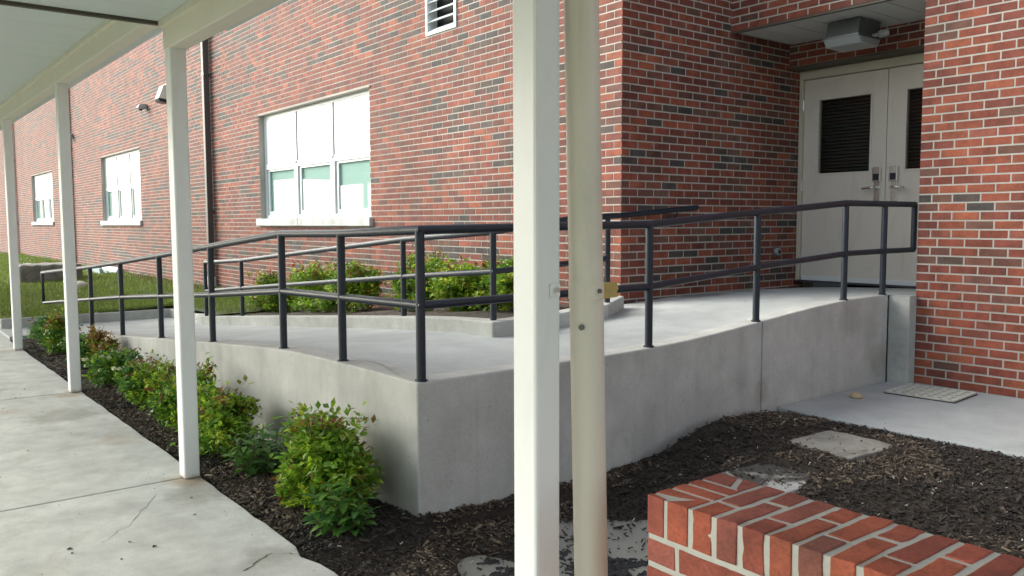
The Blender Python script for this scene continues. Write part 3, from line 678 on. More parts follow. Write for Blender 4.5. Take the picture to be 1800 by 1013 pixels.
# kerb between ramp and planting bed, sitting on the deck edge
def sweep_curb(name, pts, w, h, parent, zf, mat=CON_CURB):
    m = MB(); n = len(pts)
    for i, (x, y) in enumerate(pts):
        a = Vector(pts[max(0, i-1)]); b = Vector(pts[min(n-1, i+1)]); t = (b-a).normalized(); nr = Vector((-t.y, t.x))
        if 0 < i < n-1:
            t1 = (Vector(pts[i])-a).normalized(); k = 1/max(.6, abs(nr.dot(Vector((-t1.y, t1.x))))); nr = nr*k
        z = zf(x, y); ox, oy = x+nr.x*w, y+nr.y*w
        m.v += [(x, y, z-.2), (x, y, z+h), (ox, oy, z+h), (ox, oy, z-.2)]
    for i in range(n-1):
        for q in range(4): q2 = (q+1) % 4; m.f.append((4*i+q, 4*i+q2, 4*i+4+q2, 4*i+4+q))
    m.f += [(3,2,1,0), (4*n-4,4*n-3,4*n-2,4*n-1)]
    return m.build(name, mat, parent, bevel=.010)
IY = 3.367
# long piece runs from the low end up to the landing corner, then turns towards the wall corner
ptsA = [(-4.80, 4.93), (-4.5, 4.45), (-4.5, IY)] 
ptsB = [(-4.5, IY)] + [(x, IY) for x in np.linspace(-4.9, -10.5, 24)] + [(-10.9, 3.44), (-11.25, 3.58), (-11.6, 3.64), (-12.0, 3.66), (-12.85, 3.665), (-12.88, 1.52)]
def sub(pts, step=.3):
    o = []
    for a, b in zip(pts[:-1], pts[1:]):
        n = max(1, int(math.dist(a, b)/step)); o += [(a[0]+(b[0]-a[0])*i/n, a[1]+(b[1]-a[1])*i/n) for i in range(n)]
    return o+[pts[-1]]
def curb_z(x, y): return deck_z(x, min(y, 5.0)) if x > -12 else max(.045, deck_z(-12, 3))
sweep_curb('kerb', [(-4.80,4.93)]+sub([(-4.5,4.45), (-4.5,IY)])+sub(ptsB)[1:], -.14, .10, ramp, curb_z)
# flat apron at the foot of the ramp
m = MB(); m.v = [(-12.88,1.485,.004),(-10.4,1.485,.004),(-12.3,2.1,.04),(-12.3,3.66,.04),(-12.88,3.66,.04)]
ap = MB(); ap.prism([(-12.88,1.487),(-11.9,1.487),(-11.9,2.095),(-12.301,2.26),(-12.301,3.66),(-12.88,3.66)], 'z', -.2, .038); ap.build('apron', CON_DECK, kind='structure')

# pad in front of the pier
m = MB(); m.prism([(RX+.004, 5.02), (RX+.25, 5.0), (1.0, 5.03), (3.6, 5.03), (3.6, YO-.002), (XP+.03, YO-.002), (XP+.03, 6.50), (RX+.004, 6.50)], 'z', -.1, .133); m.build('entrance_pad', CON_PAD, kind='structure', bevel=.012)

# planting bed behind the kerb
def bed_z(x, y):
    if x > -4.62 - max(0, y-4.40)*.62: return .52
    zc = curb_z(max(-11, min(-4.5, x)), IY)+.06; t = min(1, max(0, (y-3.5)/1.6))
    return zc + .03*t + .03*n2(x, y, 1.8, 5) + .012*n2(x, y, 9, 1)
grid_sheet('planting_bed', np.arange(-11.0, -4.55, .08), np.linspace(3.44, YM+.01, 24), bed_z, BEDSOIL, kind='structure')

# ------------------------------------------------------------------ mulch
MZ = [(1.4,-.035),(1.9,-.03),(2.1,-.035),(2.45,-.07),(2.9,-.085),(3.25,-.085),(3.5,-.01),(3.85,.065),(4.3,.105),(5.1,.118)]
PUD = [(-2.45, 2.75, .78, .66), (-2.6, 2.12, .50, .26), (-1.85, 2.95, .8, .5)]
def pud(x, y):
    d = max(1-math.hypot((x-a)/rx, (y-b)/ry) for a, b, rx, ry in PUD); d += .22*n2(x, y, 2.6, 7)
    return max(0, min(1, d*2.2))
def mulch_z(x, y):
    if x < -3.3: z = -.02 - .012*(1 if y < 2.1 else 0) + (.03*max(0, 1-abs(y-1.85)/.4))
    else: z = lerp_tab(MZ, y)
    if y > 3.2: z += .085*math.exp(-((x+3.45)/.45)**2-((y-4.25)/.5)**2)
    z += .016*n2(x, y, 3.1, 1)+.012*n2(x, y, 11, 2)
    if x > -3.35:
        p = pud(x, y); z = z*(1-p) + (-.125)*p
        if y > 4.85: z = min(z, .112)
    # stay under the stepping slabs
    for (cx, cy, zz, h) in ((-2.64, 4.53, .108, .225), (-2.62, 3.85, .045, .185)):
        q = max(abs(x-cx), abs(y-cy))
        if q < h: z = min(z, zz-.02+ .02*n2(x,y,9,3))
    return z
XSM = np.concatenate([np.arange(-12.3, -3.4, .06), np.arange(-3.4, 2.6, .035)]); YSM = np.concatenate([np.arange(1.46, 2.16, .035), np.arange(2.2, 5.06, .045)])
grid_sheet('mulch_bed', XSM, YSM, mulch_z, SOIL, kind='structure')
WZ = -.098
m = MB(); m.prism([(-3.38,1.7),(-.9,1.7),(-.9,3.7),(-3.38,3.7)], 'z', WZ-.004, WZ); m.build('puddle', WATER, kind='structure')

def scatter_chips():
    V = []; Fq = []; C = []
    tones = [(.06,.044,.032),(.042,.031,.024),(.10,.072,.05),(.16,.12,.083),(.25,.195,.14),(.027,.022,.02),(.085,.064,.048)]
    def chip(x, y, z, l, w, t, col, tilt=.5):
        yaw = random.uniform(0, math.pi*2); ti = random.gauss(0, tilt); ro = random.gauss(0, .4)
        M = Matrix.Rotation(yaw, 3, 'Z') @ Matrix.Rotation(ti, 3, 'Y') @ Matrix.Rotation(ro, 3, 'X'); n = len(V); k = random.uniform(.3, 1)
        for sx, sy, sz in ((-1,-1,-1),(1,-k,-1),(1,k,-1),(-1,1,-1),(-1,-1,1),(1,-k,1),(1,k,1),(-1,1,1)):
            p = M @ Vector((sx*l/2, sy*w/2, sz*t/2)); V.append((x+p.x, y+p.y, z+p.z))
        Fq.extend([(n+4,n+5,n+6,n+7),(n,n+1,n+5,n+4),(n+1,n+2,n+6,n+5),(n+2,n+3,n+7,n+6),(n+3,n,n+4,n+7)]); C.extend([col]*5)
    def put(x, y, near):
        if x > -3.35 and pud(x, y) > .55 and random.random() > .12: return
        for (cx, cy, h, pr) in ((-2.65, 4.53, .23, .03), (-2.62, 3.85, .19, .22)):
            if max(abs(x-cx), abs(y-cy)) < h and random.random() > pr: return
        z = mulch_z(x, y)
        for (cx, cy, h, zz) in ((-2.65, 4.53, .23, .122), (-2.62, 3.85, .19, .056)):
            if max(abs(x-cx), abs(y-cy)) < h: z = zz
        if x > -3.35 and z < WZ: z = WZ+.002
        dry = n2(x, y, 1.5, 9) > -.02
        l = random.uniform(.008, .026) if random.random() < .92 else random.uniform(.03, .065)
        col = random.choice(tones+[(.13,.095,.065),(.10,.075,.05)]) if dry else random.choice(tones[:2]+[tones[5]]*2)
        j = random.uniform(.7, 1.35); col = tuple(c*j for c in col)
        if random.random() < .012: col = (.5,.48,.42); l = random.uniform(.008, .02)
        chip(x, y, z+.004+random.random()*.008, l, l*random.uniform(.15, .4), random.uniform(.002, .006), col, .35)
    for _ in range(16000): put(random.uniform(-8.0, -3.4), random.uniform(1.49, 2.1), 1)
    for _ in range(3000): put(random.uniform(-12.2, -8), random.uniform(1.49, 2.1), 0)
    for _ in range(52000): put(random.uniform(-3.4, .4), random.uniform(1.49, 5.0), 1)
    # floating rafts of debris on the puddle
    for (cx, cy, rx, ry, nn) in ((-2.35, 2.55, .36, .17, 2600), (-2.75, 3.08, .40, .06, 500), (-2.0, 2.25, .3, .15, 1200), (-2.85, 2.2, .12, .2, 300)):
        for _ in range(nn):
            x, y = random.gauss(cx, rx*.5), random.gauss(cy, ry*.5)
            if n2(x, y, 8, 2) > .02: continue
            l = random.uniform(.012, .035); chip(x, y, WZ+.003, l, l*random.uniform(.3, .7), .004, random.choice(((.03,.032,.04),(.022,.024,.03),(.045,.04,.04))), .06)
    o = link('mulch_chips', fast_mesh('mulch_chips', V, Fq, CHIP, C)); tag(o, 'dark shredded bark mulch covering the beds around the ramp', 'mulch', kind='stuff')
scatter_chips()

# stepping slabs in the mulch
def slab(name, x0, x1, y0, y1, z, rz, mat, label, seed):
    random.seed(seed); m = MB(); P = []
    cs = [(x0,y0),(x1,y0),(x1,y1),(x0,y1)]
    for a, b in zip(cs, cs[1:]+cs[:1]):
        for i in range(7): t = i/7; P.append((a[0]+(b[0]-a[0])*t-(x0+x1)/2+random.gauss(0,.005), a[1]+(b[1]-a[1])*t-(y0+y1)/2+random.gauss(0,.005)))
    m.prism(P, 'z', -.05, 0); o = m.build(name, mat, None, bevel=.006, label=label, cat='paving slab', group='old slabs in the mulch')
    o.location = ((x0+x1)/2, (y0+y1)/2, z); o.rotation_euler = (0, 0, rz)
slab('paving_slab', -2.87, -2.41, 4.30, 4.77, .113, R(-4), CON_OLD, 'worn square grey slab sunk in mulch nearest the entrance pad', 3)
slab('paving_slab', -2.83, -2.41, 3.66, 4.03, .054, R(-3), CON_PATCH, 'pale slab half covered with mulch just behind the low brick wall', 4)
# drain grate on the pad
gr = empty('drain_grate', (-2.94, 6.26, .134), 'tan perforated drain mat lying on the pad at the pier foot', 'drain grate'); gr.rotation_euler = (0, 0, R(4))
m = MB(); m.box(-.25, .25, -.22, .22, 0, .006); m.build('base', SOIL, gr)
for i in range(8):
    m = MB(); x = -.245+i*.066; m.box(x, x+.028, -.215, .215, .006, .016); m.build('bar', GRATE, gr)
for j in range(6):
    m = MB(); y = -.215+j*.083; m.box(-.245, .245, y, y+.020, .007, .0185); m.build('crossbar', GRATE, gr)
# small tan stone on the pad
def blob(name, loc, r, mat, seed, label, cat, flat=.7, sub_=2):
    bm = bmesh.new(); bmesh.ops.create_icosphere(bm, subdivisions=sub_, radius=1)
    for v in bm.verts:
        k = 1+.22*mnoise.noise(v.co*1.3+Vector((seed, 0, seed)))+.08*mnoise.noise(v.co*4+Vector((seed, 2, 0)))
        v.co = Vector((v.co.x*r[0]*k, v.co.y*r[1]*k, max(-.35, v.co.z)*r[2]*k))
    me = bpy.data.meshes.new(name); bm.to_mesh(me); bm.free(); me.materials.append(mat); me.shade_smooth()
    o = link(name, me, label=label, cat=cat); o.location = loc; return o
blob('stone', (-3.21, 5.70, .145), (.05,.034,.032), BREAD, 3, 'small tan rounded stone lying on the entrance pad', 'stone')

# ------------------------------------------------------------------ railings
def tube_obj(name, pts, r, parent, mat=RAIL, seg=14): m = MB(); m.tube(pts, r, seg); return m.build(name, mat, parent, smooth=True)
RR = .0235
def smooth_obj(o):
    o.modifiers.new('es', 'EDGE_SPLIT').split_angle = R(50); return o
rail = empty('outer_railing', (0,0,0), 'dark navy pipe railing along the outer edge of the ramp', 'railing')
oy, oxr = 2.145, -3.445
left_posts = [-4.27, -5.09, -6.43, -7.79, -9.16, -10.54, -11.85]
TZ = [(-13.6,.722),(-10.54,.925),(-9.16,1.026),(-7.79,1.135),(-6.43,1.243),(-5.09,1.352),(-4.27,1.36),(oxr,1.384)]
MZt = [(-13.6,.290),(-10.54,.556),(-9.16,.673),(-7.79,.775),(-6.43,.877),(-5.09,.988),(-4.27,1.005),(oxr,1.022)]
TY = [(oy,1.384),(3.75,1.403),(4.81,1.478),(5.90,1.552),(6.47,1.552),(6.95,1.553)]
MY = [(oy,1.022),(3.75,1.03),(4.82,1.109),(5.91,1.173),(6.48,1.178),(6.95,1.178)]
top = [(x, oy, z) for x, z in TZ if x > -11] ; 
toppath = [(-13.6, oy, .722)] + top + [(oxr, y, z) for y, z in TY[1:]]
midpath = [(-13.6, oy, .290)] + [(x, oy, z) for x, z in MZt if x > -11] + [(oxr, y, z) for y, z in MY[1:]]
smooth_obj(tube_obj('top_rail', [(-13.6, oy, .290)] + toppath, RR, rail)); smooth_obj(tube_obj('mid_rail', midpath, RR*.92, rail))
for x in left_posts + [oxr]:
    zb = pX(x)-.02; smooth_obj(tube_obj('post', [(x, oy, zb), (x, oy, lerp_tab(TZ, x)-.005)], RR, rail))
    m = MB(); m.tube([(x, oy, pX(x)-.006), (x, oy, pX(x)+.006)], .032, 16); m.build('base_flange', RAIL, rail)
for y in (3.75, 4.81, 5.90, 6.47):
    smooth_obj(tube_obj('post', [(oxr, y, pY(y)-.02), (oxr, y, lerp_tab(TY, y)-.005)], RR, rail))
    m = MB(); m.tube([(oxr, y, pY(y)-.006), (oxr, y, pY(y)+.006)], .032, 16); m.build('base_flange', RAIL, rail)
smooth_obj(tube_obj('end_loop', [(oxr, 6.95, 1.553), (oxr, 6.95, 1.178)], RR, rail))
irail = empty('inner_railing', (0,0,0), 'dark navy pipe railing beside the planting bed, ending in a wall handrail', 'railing')
iy = 3.45; ix = -4.60
IT = [(-10.55,.935),(-9.32,1.0),(-5.79,1.285),(ix,1.355)]
IM = [(-10.55,.58),(-9.32,.69),(-5.79,.99),(ix,1.084)]
smooth_obj(tube_obj('top_rail', [(x, iy, z) for x, z in IT] + [(ix, 4.15, 1.44), (ix, 4.54, 1.462), (-4.75, 4.80, 1.468), (-4.97, 5.03, 1.47), (-4.985, 5.3, 1.487), (-4.985, 6.05, 1.545)], RR, irail))
smooth_obj(tube_obj('mid_rail', [(x, iy, z) for x, z in IM] + [(ix, 4.15, 1.117), (ix, 4.54, 1.142)], RR*.9, irail))
for x, zb in ((-10.55,.23), (-9.32,.33), (-7.55,.46), (-5.79,.63), (ix,.72)):
    if x == -7.55: continue
    smooth_obj(tube_obj('post', [(x, iy, zb-.03), (x, iy, lerp_tab(IT, x))], RR*.95, irail))
smooth_obj(tube_obj('post', [(ix, 4.54, .70), (ix, 4.54, 1.46)], RR*.95, irail))
for y, z in ((5.78, 1.524), (5.2, 1.478)):
    m = MB(); m.tube([(XS+.001, y, z-.09), (XS+.03, y, z-.088), (-4.985, y, z-.055), (-4.985, y, z)], .009, 8); m.tube([(XS+.001, y, z-.09), (XS+.01, y, z-.09)], .03, 12); m.build('bracket', RAIL, irail)

# ------------------------------------------------------------------ canopies
PW, PD = .10, .086; PY0 = 1.395
def canopy(label, posts, x0, x1, zb, zt, ztop, full):
    e = empty('walkway_canopy', (0,0,0), label, 'canopy', 'covered walkway canopies')
    for x in posts:
        for y0 in (PY0, -1.48):
            m = MB(); m.box(x-PW, x, y0, y0+PD, .001, zb+.02); m.build('post', POST, e, bevel=.010)
    for y0 in (PY0-.006, -1.486):
        m = MB(); m.box(x0, x1, y0, y0+PD+.012, zb, zt); m.build('beam', BEAM, e, bevel=.006)
        s = 1 if y0 > 0 else -1
        yi = y0 if s > 0 else y0+PD+.012
        m = MB(); m.box(x0+.002, x1-.002, min(yi, yi-s*.022), max(yi, yi-s*.022), zt-.022, zt+.012); m.build('trim', BEAM, e)
    k = .305; x = x0
    while x < x1-.01:
        b = min(x+k, x1); m = MB(); m.box(x+.0005, b-.002, -1.75, 1.75, zt+.014, ztop)
        m.build('roof_panel', DECKM, e); x += k
    return e
cn = canopy('near lower section of the white flat walkway canopy overhead', [-4.72, -1.675, 1.37], -4.82, 3.88, 2.354, 2.492, 2.56, True)
cf = canopy('far higher section of the white walkway canopy on slim posts', [-16.9, -13.86, -10.82, -7.78], -24, -4.722, 2.566, 2.712, 2.79, True)
m = MB(); m.box(-4.855, -4.824, -1.78, 1.405, 2.488, 2.566); m.build('end_trim', STEEL, cn)
m = MB(); m.box(-4.819, -4.721, PY0+.001, PY0+PD-.001, 2.355, 2.60); m.build('post_extension', POST, cf)

# downpipe beside the near post
dp = empty('downpipe', (0,0,0), 'cream round plastic downpipe leaning beside the nearest white post', 'downpipe')
def pipe_at(z): t = (z+.1)/2.5; return Vector((-1.641-.040*t, 1.578-.031*t, z))
m = MB(); m.tube([tuple(pipe_at(z)) for z in (-.11, .4, .9, 1.4, 1.9, 2.345)], .0465, 28); smooth_obj(m.build('pipe', PIPE, dp, smooth=True))
p = pipe_at(1.235)
m = MB(); m.tube([(p.x, p.y, 1.213), (p.x, p.y, 1.258)], .0485, 28); m.build('strap', PIPE, dp, smooth=False)
m = MB(); m.box(p.x+.040, p.x+.049, 1.546, 1.577, 1.210, 1.258); m.build('strap_tab', PIPE, dp, bevel=.004)
m = MB(); m.tube([(p.x+.046, 1.562, 1.236), (p.x+.055, 1.562, 1.236)], .006, 10); m.build('bolt', GALV, dp)
m = MB(); m.box(-1.6735, -1.6695, 1.440, 1.474, 1.222, 1.258); m.build('mounting_plate', POST, dp, bevel=.002)
m = MB(); m.tube([(-1.672, 1.457, 1.241), (-1.660, 1.457, 1.241)], .008, 10); m.build('bolt', CHROME, dp)
m = MB()
rr = [(0,0),(.062,.003),(.058,.018),(.064,.026),(.055,.044),(.0,.046)]
m.prism([(1.585+a, 1.212+b) for a, b in rr], 'x', -1.628, -1.6265); tp = m.build('tape_strip', TAPE, dp)
pj = pipe_at(1.14); m = MB(); m.tube([tuple(pj+Vector((.024,-.041,0))), tuple(pj+Vector((.027,-.046,0)))], .008, 10); m.build('screw', GALV, dp)

# ------------------------------------------------------------------ low brick wall in the foreground
lw = empty('low_brick_wall', (0,0,0), 'low red brick wall with a rowlock cap in the right foreground', 'wall')
LX0, LX1, LY0, LY1, LZ = -1.366, 1.6, 1.49, 1.77, .761
RH = .094
m = MB(); m.box(LX0+.0025, LX1, LY0+.0005, LY1-.002, -.2, LZ-.0025); m.build('mortar_core', MORTAR_W, lw)
random.seed(5)
LRED = [(.37,.085,.042),(.34,.075,.040),(.40,.098,.048),(.31,.072,.043),(.29,.080,.055),(.38,.09,.05)]
LBRN = [(.21,.080,.058),(.23,.078,.055)]
def lw_brick(x0, x1, y0, y1, z0, z1):
    m = MB(); cx, cy, cz = (x0+x1)/2, (y0+y1)/2, (z0+z1)/2
    e = (x1-x0, y1-y0, z1-z0); k = e.index(max(e)); hs = [q/2 for q in e]; a_, b_ = [q for q in range(3) if q != k]; n = 4
    for i in range(n+1):
        for (u, w) in ((-1,-1),(1,-1),(1,1),(-1,1)):
            p = [0,0,0]; p[k] = -hs[k]+e[k]*i/n + random.gauss(0,.0012); p[a_] = u*hs[a_]+random.gauss(0,.0014); p[b_] = w*hs[b_]+random.gauss(0,.0011); m.v.append(tuple(p))
    for i in range(n):
        for q in range(4): q2 = (q+1) % 4; m.f.append((4*i+q, 4*i+q2, 4*i+4+q2, 4*i+4+q))
    m.f += [(3,2,1,0), (4*n,4*n+1,4*n+2,4*n+3)]
    o = m.build('brick', BRICK_O, lw, bevel=.0032); o.location = (cx, cy, cz)
    t = pick(LBRN) if random.random() < .07 else pick(LRED); j = random.uniform(.88, 1.12); o.color = (*[c*j for c in t], 1)
def lw_poly(P, z0, z1):
    m = MB(); m.prism(P, 'z', z0, z1); o = m.build('brick', BRICK_O, lw, bevel=.002)
    t = pick(LRED); j = random.uniform(.9, 1.1); o.color = (*[c*j for c in t], 1)
pit = .0688; jw = .0145; zr0, zr1 = LZ-RH, LZ
xf = LX0 + .138; i = 0; x = xf
while x < LX1-.02:
    a, b = x, x+pit-jw
    ysp = LY0 + (.176 if i % 2 else .092) + random.uniform(-.006, .006)
    lw_brick(a, b, LY0-.002, ysp-jw/2, zr0, zr1); lw_brick(a, b, ysp+jw/2, LY1+.001, zr0, zr1); x += pit; i += 1
# mitred end of the cap: bricks laid the other way, fanned from the corner
ex = xf - jw
lw_poly([(LX0+.062, LY0-.002), (ex, LY0-.002), (ex, LY0+.080), (ex-.012, LY0+.080), (LX0+.070, LY0+.010)], zr0, zr1)
lw_poly([(LX0-.001, LY0-.001), (LX0+.050, LY0-.002), (LX0+.052, LY0+.008), (LX0+.012, LY0+.016), (LX0, LY0+.014)], zr0, zr1)
ys = [LY0+.030, LY0+.092, LY0+.150, LY0+.206]
for k, y in enumerate(ys[:-1]):
    y2 = ys[k+1]-jw
    l0 = min(.125, .03+.075*k+.03) ; l1 = min(.125, .03+.075*(k+1)+.02)
    lw_poly([(LX0-.001, y), (LX0+l0, y+ (.016 if k == 0 else 0)), (LX0+l1, y2), (LX0-.001, y2)], zr0, zr1)
lw_poly([(LX0-.001, ys[-1]), (LX0+.085, ys[-1]), (LX0+.052, LY1), (LX0-.001, LY1)], zr0, zr1)
lw_poly([(LX0+.102, ys[-1]+.004), (ex, ys[-1]-.02), (ex, LY1), (LX0+.068, LY1)], zr0, zr1)
# stretcher courses below
zt = zr0 - .013; r = 0
while zt > -.12:
    zb = zt - .057; x = LX0
    first = True
    while x < LX1-.02:
        L = (.088 if r % 2 == 0 else .192) if first else .192
        x2 = min(x+L, LX1); lw_brick(x, x2, LY0-.002, LY0+.09, zb, zt); x = x2+.0115; first = False
    y = LY0+.0915 + .0115; 
    lw_brick(LX0-.001, LX0+.09, y, LY1, zb, zt)
    x = LX0+.1015
    while x < LX1-.02: x2 = min(x+.192, LX1); lw_brick(x, x2, LY1-.09, LY1+.001, zb, zt); x = x2+.0115
    zt = zb-.0125; r += 1

# ------------------------------------------------------------------ plants
NAND = [(.22,.36,.026),(.30,.44,.032),(.14,.28,.024),(.38,.47,.045),(.085,.20,.02),(.18,.34,.028)]
NTIP = [(.24,.13,.04),(.30,.20,.05),(.20,.07,.03),(.30,.30,.06)]
GRN = [(.075,.20,.042),(.11,.25,.045),(.06,.16,.04),(.15,.30,.055)]
def bush(name, label, cx, cy, z0, rx, ry, h, n, ls, pal, tip, ptip, group, cat='shrub', seed=1, flowers=0, lean=0):
    random.seed(seed); e = empty(name, (cx, cy, z0), label, cat, group)
    nst = 9; st = MB(); tips = []
    for i in range(nst):
        a = random.uniform(0, 6.283); r = random.random()**.6; tx, ty, tz = rx*.75*r*math.cos(a), ry*.75*r*math.sin(a), h*random.uniform(.6, 1.08)
        st.tube([(tx*.1, ty*.1, -.03), (tx*.45, ty*.45, tz*.5), (tx, ty, tz)], .005, 5, r1=.0022); tips.append((tx, ty, tz))
    st.build('stem', STEM, e)
    V = []; Fq = []; C = []
    def leaf(p, d, L, w, col):
        d = d.normalized(); side = d.cross(Vector((0,0,1)));
        if side.length < .1: side = Vector((1,0,0))
        side.normalize(); side = Matrix.Rotation(random.gauss(0, .5), 3, d) @ side; up = side.cross(d)
        k = len(V); mid_ = p+d*L*.45
        V.extend([tuple(p), tuple(mid_+side*w*.5+up*w*.14), tuple(p+d*L-up*L*.10), tuple(mid_-side*w*.5+up*w*.14), tuple(mid_-up*w*.05)])
        Fq.extend([(k,k+1,k+4),(k+1,k+2,k+4),(k+2,k+3,k+4),(k+3,k,k+4)]); C.extend([col]*4)
    nc = n//11; lobes = [(random.uniform(-.55,.55)*rx, random.uniform(-.5,.5)*ry, (.16+.62*((_+.5)/16))*h, random.uniform(.30,.46)) for _ in range(16)]
    for c in range(nc):
        sprig = c % 38 == 0
        lb = random.choice(lobes); u = Vector((random.gauss(0,1), random.gauss(0,1), random.gauss(.25,.9))).normalized(); q = random.random()**.35*lb[3]
        p = Vector((lb[0]+u.x*q*rx, lb[1]+u.y*q*ry, lb[2]+u.z*q*h*.62))
        if sprig: t_ = random.choice(tips); p = Vector((t_[0]*.95+random.gauss(0,.02), t_[1]*.95+random.gauss(0,.02), h*random.uniform(.92, 1.08)))
        if p.z < .03*h or (p.z > h*1.08 and not sprig): continue
        ax = Vector((p.x/rx*.8+random.gauss(0,.4), p.y/ry*.8+random.gauss(0,.4), .5+random.gauss(0,.4))).normalized()
        base = random.choice(pal); k2 = random.uniform(.75, 1.25)
        if random.random() < ptip*(1.7 if p.z > .7*h else .7): base = random.choice(tip)
        if sprig and tip and random.random() < .5: base = random.choice(tip)
        for i in range(5 if sprig else 11):
            d = (ax*random.uniform(.2,1)+Vector((random.gauss(0,.7), random.gauss(0,.7), random.gauss(0,.45)))).normalized()
            j = k2*random.uniform(.8, 1.2); s = ls*random.uniform(.7, 1.25)
            leaf(p+ax*ls*random.uniform(-.9,.9)+Vector((random.gauss(0,ls*.5), random.gauss(0,ls*.5), random.gauss(0,ls*.4))), d, s, s*.60, tuple(b*j for b in base))
    o = link('foliage', fast_mesh('foliage', V, Fq, LEAF, C), e, kind='stuff')
    if flowers:
        for i in range(flowers):
            lb = random.choice(lobes); a = random.uniform(0, 6.283); f = MB(); x0, y0, zz = lb[0]*1.2+random.gauss(0,.05), lb[1]*1.2+random.gauss(0,.05), min(h*.98, lb[2]+h*.2)
            for q in range(7):
                b = q*2.4; rr_ = .006+.0025*q; f.box(x0+rr_*math.cos(b)-.004, x0+rr_*math.cos(b)+.004, y0+rr_*math.sin(b)-.004, y0+rr_*math.sin(b)+.004, zz, zz+.006+.003*(7-q))
            f.build('flower', PETAL, e)
    return e
# broad-leaved flowering plants: every large leaf of the near ones is a piece of its own
_bl = {}
def broad_leaf_mesh(kind):
    if kind in _bl: return _bl[kind]
    m = MB(); n = 5; w = [0.02, .16, .21, .15, 0.01]; droop = [0, .02, .01, -.07, -.2]
    if kind == 1: droop = [0, .06, .09, .07, 0]
    for i in range(n):
        x = i/(n-1); m.v += [(x, -w[i], droop[i]+.05*w[i]*5), (x, 0, droop[i]), (x, w[i], droop[i]+.05*w[i]*5)]
    for i in range(n-1):
        for q in range(2): m.f.append((3*i+q, 3*i+3+q, 3*i+4+q, 3*i+1+q))
    _bl[kind] = m.mesh('leaf', LEAF_O, True); return _bl[kind]
def broad_plant(label, cx, cy, z0, r, h, nst, seed, flowers, group, L=.075, pal=GRN, per=13):
    random.seed(seed); e = empty('flowering_plant', (cx, cy, z0), label, 'plant', group)
    for i in range(nst):
        a = i*2.399+random.uniform(-.3,.3); q = math.sqrt((i+.5)/nst); tx, ty = r*q*math.cos(a), r*q*math.sin(a); tz = h*(1-.45*q*q)*random.uniform(.8, 1.05)
        B, T = Vector((tx*.15, ty*.15, -.03)), Vector((tx, ty, tz)); m = MB(); m.tube([tuple(B), tuple(B.lerp(T, .5)+Vector((tx*.1, ty*.1, 0))), tuple(T)], .004, 5, r1=.002); m.build('stem', STEM, e)
        for k in range(per):
            t = .28+.72*k/(per-1); p = B.lerp(T, t); ya = k*2.4+i; el = random.uniform(-.1,.35)+.5*(t-.6)
            o = bpy.data.objects.new('leaf', broad_leaf_mesh(random.randint(0,1))); COL.objects.link(o); o.parent = e; o.location = p
            s = L*random.uniform(.7,1.2)*(1-.35*max(0, t-.8)/.2); o.scale = (s, s, s); o.rotation_euler = (random.gauss(0,.2), -el, ya)
            c = random.choice(pal); j = random.uniform(.8,1.25)*(1+.5*max(0, t-.85)); o.color = (c[0]*j, c[1]*j, c[2]*j, 1)
        if i < flowers:
            f = MB()
            for q in range(9):
                b = q*2.4; rr_ = .003*q**.6*2; f.box(T.x+rr_*math.cos(b)-.004, T.x+rr_*math.cos(b)+.004, T.y+rr_*math.sin(b)-.004, T.y+rr_*math.sin(b)+.004, T.z, T.z+.016-.001*q)
            f.build('flower', PETAL, e)
    return e
G1 = 'plants in the strip between walkway and ramp'
bush('nandina_shrub', 'largest yellow-green nandina shrub near the corner of the ramp wall', -3.80, 1.80, -.02, .40, .25, .46, 8500, .044, NAND, NTIP, .05, G1, seed=1)
broad_plant('dark green flowering plant at the foot of the largest nandina, nearest the ramp corner', -3.50, 1.74, -.02, .17, .26, 17, 2, 0, G1, L=.085)
broad_plant('dark green broad-leaved plant between the largest nandina and the third post', -4.62, 1.80, -.02, .23, .31, 19, 3, 1, G1, L=.085)
bush('nandina_shrub', 'bright yellow-green nandina shrub just right of the third post', -5.20, 1.78, -.02, .40, .25, 0.39, 6800, .044, NAND, NTIP, .04, G1, seed=4)
bush('nandina_shrub', 'loose nandina shrub half hidden behind the third post', -6.05, 1.80, -.02, .28, .22, 0.46, 2600, .036, NAND, NTIP, .06, G1, seed=5)
bush('flowering_shrub', 'low flowering shrub with white blooms left of the third post', -6.15, 1.76, -.02, .26, .14, 0.26, 2000, .042, GRN+NAND[:2], NTIP, .03, G1, seed=6, flowers=7)
bush('nandina_shrub', 'nandina shrub with olive leaves between second and third posts, nearer the third', -6.95, 1.82, -.02, .30, .22, 0.36, 2600, .036, NAND, NTIP, .1, G1, seed=7)
bush('flowering_shrub', 'white-flowered green shrub midway between the second and third posts', -7.15, 1.79, -.02, .32, .17, 0.31, 2400, .045, GRN+NAND[:1], NTIP, .02, G1, seed=8, flowers=9)
bush('flowering_shrub', 'white-flowered shrub just right of the second post', -8.15, 1.80, -.02, .38, .20, 0.31, 2600, .045, GRN+NAND[:1], NTIP, .02, G1, seed=9, flowers=9)
bush('nandina_shrub', 'nandina shrub with red leaves against the ramp wall right of the second post', -9.05, 1.90, -.02, .36, .16, 0.38, 2600, .04, NAND[2:], NTIP, .55, G1, seed=10)
bush('flowering_shrub', 'green shrub hidden mostly by the second post', -9.25, 1.79, -.02, .32, .16, 0.31, 2000, .045, GRN, NTIP, .03, G1, seed=11, flowers=4)
bush('nandina_shrub', 'olive nandina shrub left of the second post', -10.35, 1.80, -.02, .36, .24, 0.45, 2600, .042, NAND, NTIP, .25, G1, seed=12)
bush('flowering_shrub', 'green shrub with pale flowers between the first and second posts', -10.5, 1.76, -.02, .36, .15, 0.31, 2200, .045, GRN+NAND[:1], NTIP, .02, G1, seed=13, flowers=6)
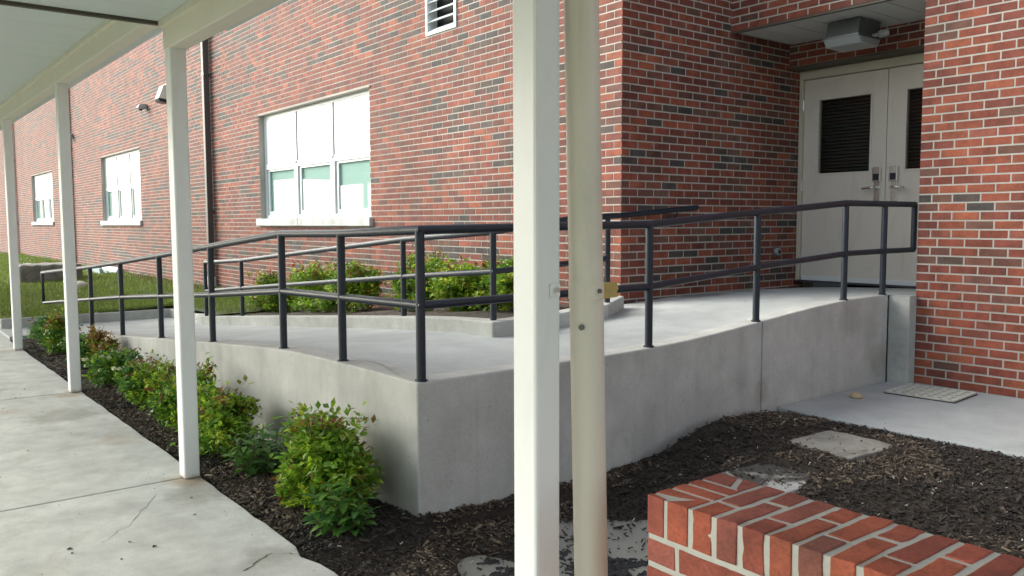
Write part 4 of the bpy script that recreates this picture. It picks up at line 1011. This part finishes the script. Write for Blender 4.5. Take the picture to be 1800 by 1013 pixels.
bush('flowering_shrub', 'farthest dark green shrub in the strip, beside the first post', -11.35, 1.78, -.02, .36, .22, 0.29, 2200, .045, GRN, NTIP, .02, G1, seed=14, flowers=6)
G2 = 'nandina shrubs in the bed by the brick wall'
for i, (x, y, rx, h, lab) in enumerate([(-10.9, 4.45, .55, .50, 'leftmost nandina shrub in the bed under the nearest window'), (-9.7, 4.5, .68, .58, 'nandina shrub under the left part of the nearest window, second from left'),
        (-8.55, 4.45, .62, .52, 'nandina shrub under the right edge of the nearest window, third from left'), (-7.05, 4.5, .52, .54, 'nandina shrub behind the corner rail post, fourth from left'), (-6.2, 4.4, .48, .42, 'low nandina shrub in the bed, second from the bed end'), (-5.45, 4.35, .42, .42, 'rightmost nandina shrub at the bed end by the wall corner')]):
    bush('nandina_shrub', lab, x, y, bed_z(x, y)-.01, rx, .36, h, 5200, .052, NAND[:1]+NAND[2:], NTIP, .1, G2, seed=30+i)

# grass blades
def grass():
    n = 52000; x = -12.95 - (RNG.random(n)**1.6)*26; y = 1.55 + RNG.random(n)*3.6
    x2 = -12.9+RNG.random(3500)*1.9; y2 = 3.85+RNG.random(3500)*1.3
    x = np.concatenate([x, x2]); y = np.concatenate([y, y2]); n = len(x)
    z = np.array([lawn_z(a, b) for a, b in zip(x, y)]) - .01
    h = .05+.05*RNG.random(n); a = RNG.random(n)*6.283; w = .006+.006*(-x-12)/10; lx = RNG.normal(0, .03, n); ly = RNG.normal(0, .03, n)
    V = np.stack([np.stack([x-w*np.cos(a), y-w*np.sin(a), z], 1), np.stack([x+w*np.cos(a), y+w*np.sin(a), z], 1), np.stack([x+lx, y+ly, z+h], 1)], 1).reshape(-1, 3)
    Fq = np.arange(3*n).reshape(n, 3); t = RNG.random((n, 1)); brown = (RNG.random((n, 1)) < .18 + .35*(y[:, None] > 4.7)*(x[:, None] > -20))
    C = np.array([.15,.24,.035])*(1-t)+np.array([.24,.34,.06])*t; C = np.where(brown, np.array([.17,.12,.06])*(.7+.6*t), C)
    tag(link('grass', fast_mesh('grass', V, Fq, GRASSM, C)), 'short patchy green grass between the ramp end and the brick wall', 'grass', kind='stuff')
grass()

# things on the lawn
cb = MB(); random.seed(3); P = []
for i in range(12): P.append((2.75+1.2*i/11, .55+random.gauss(0,.008)))
cb.prism([(2.75,.10),(3.95,.10)]+P[::-1], 'x', -21.3, -20.1)
o = cb.build('concrete_block', CON_OLD, None, bevel=.05, label='long weathered concrete block on the grass near the far wall', cat='concrete block')
blob('rock', (-17.75, 3.42, .22), (.2,.15,.11), ROCKM, 5, 'pale rock on the grass in front of the concrete block', 'rock')
sp = empty('splash_trough', (0,0,0), 'pale blue-white drain trough lying by the brick wall on the grass', 'drain trough')
m = MB(); m.prism([(4.62,.19),(5.05,.19),(5.08,.36),(5.0,.36),(4.96,.26),(4.7,.26),(4.66,.36),(4.59,.36)], 'x', -23.1, -21.6); m.build('trough', mat_paint('trough_plastic', (.45,.56,.62), .5, .1), sp)
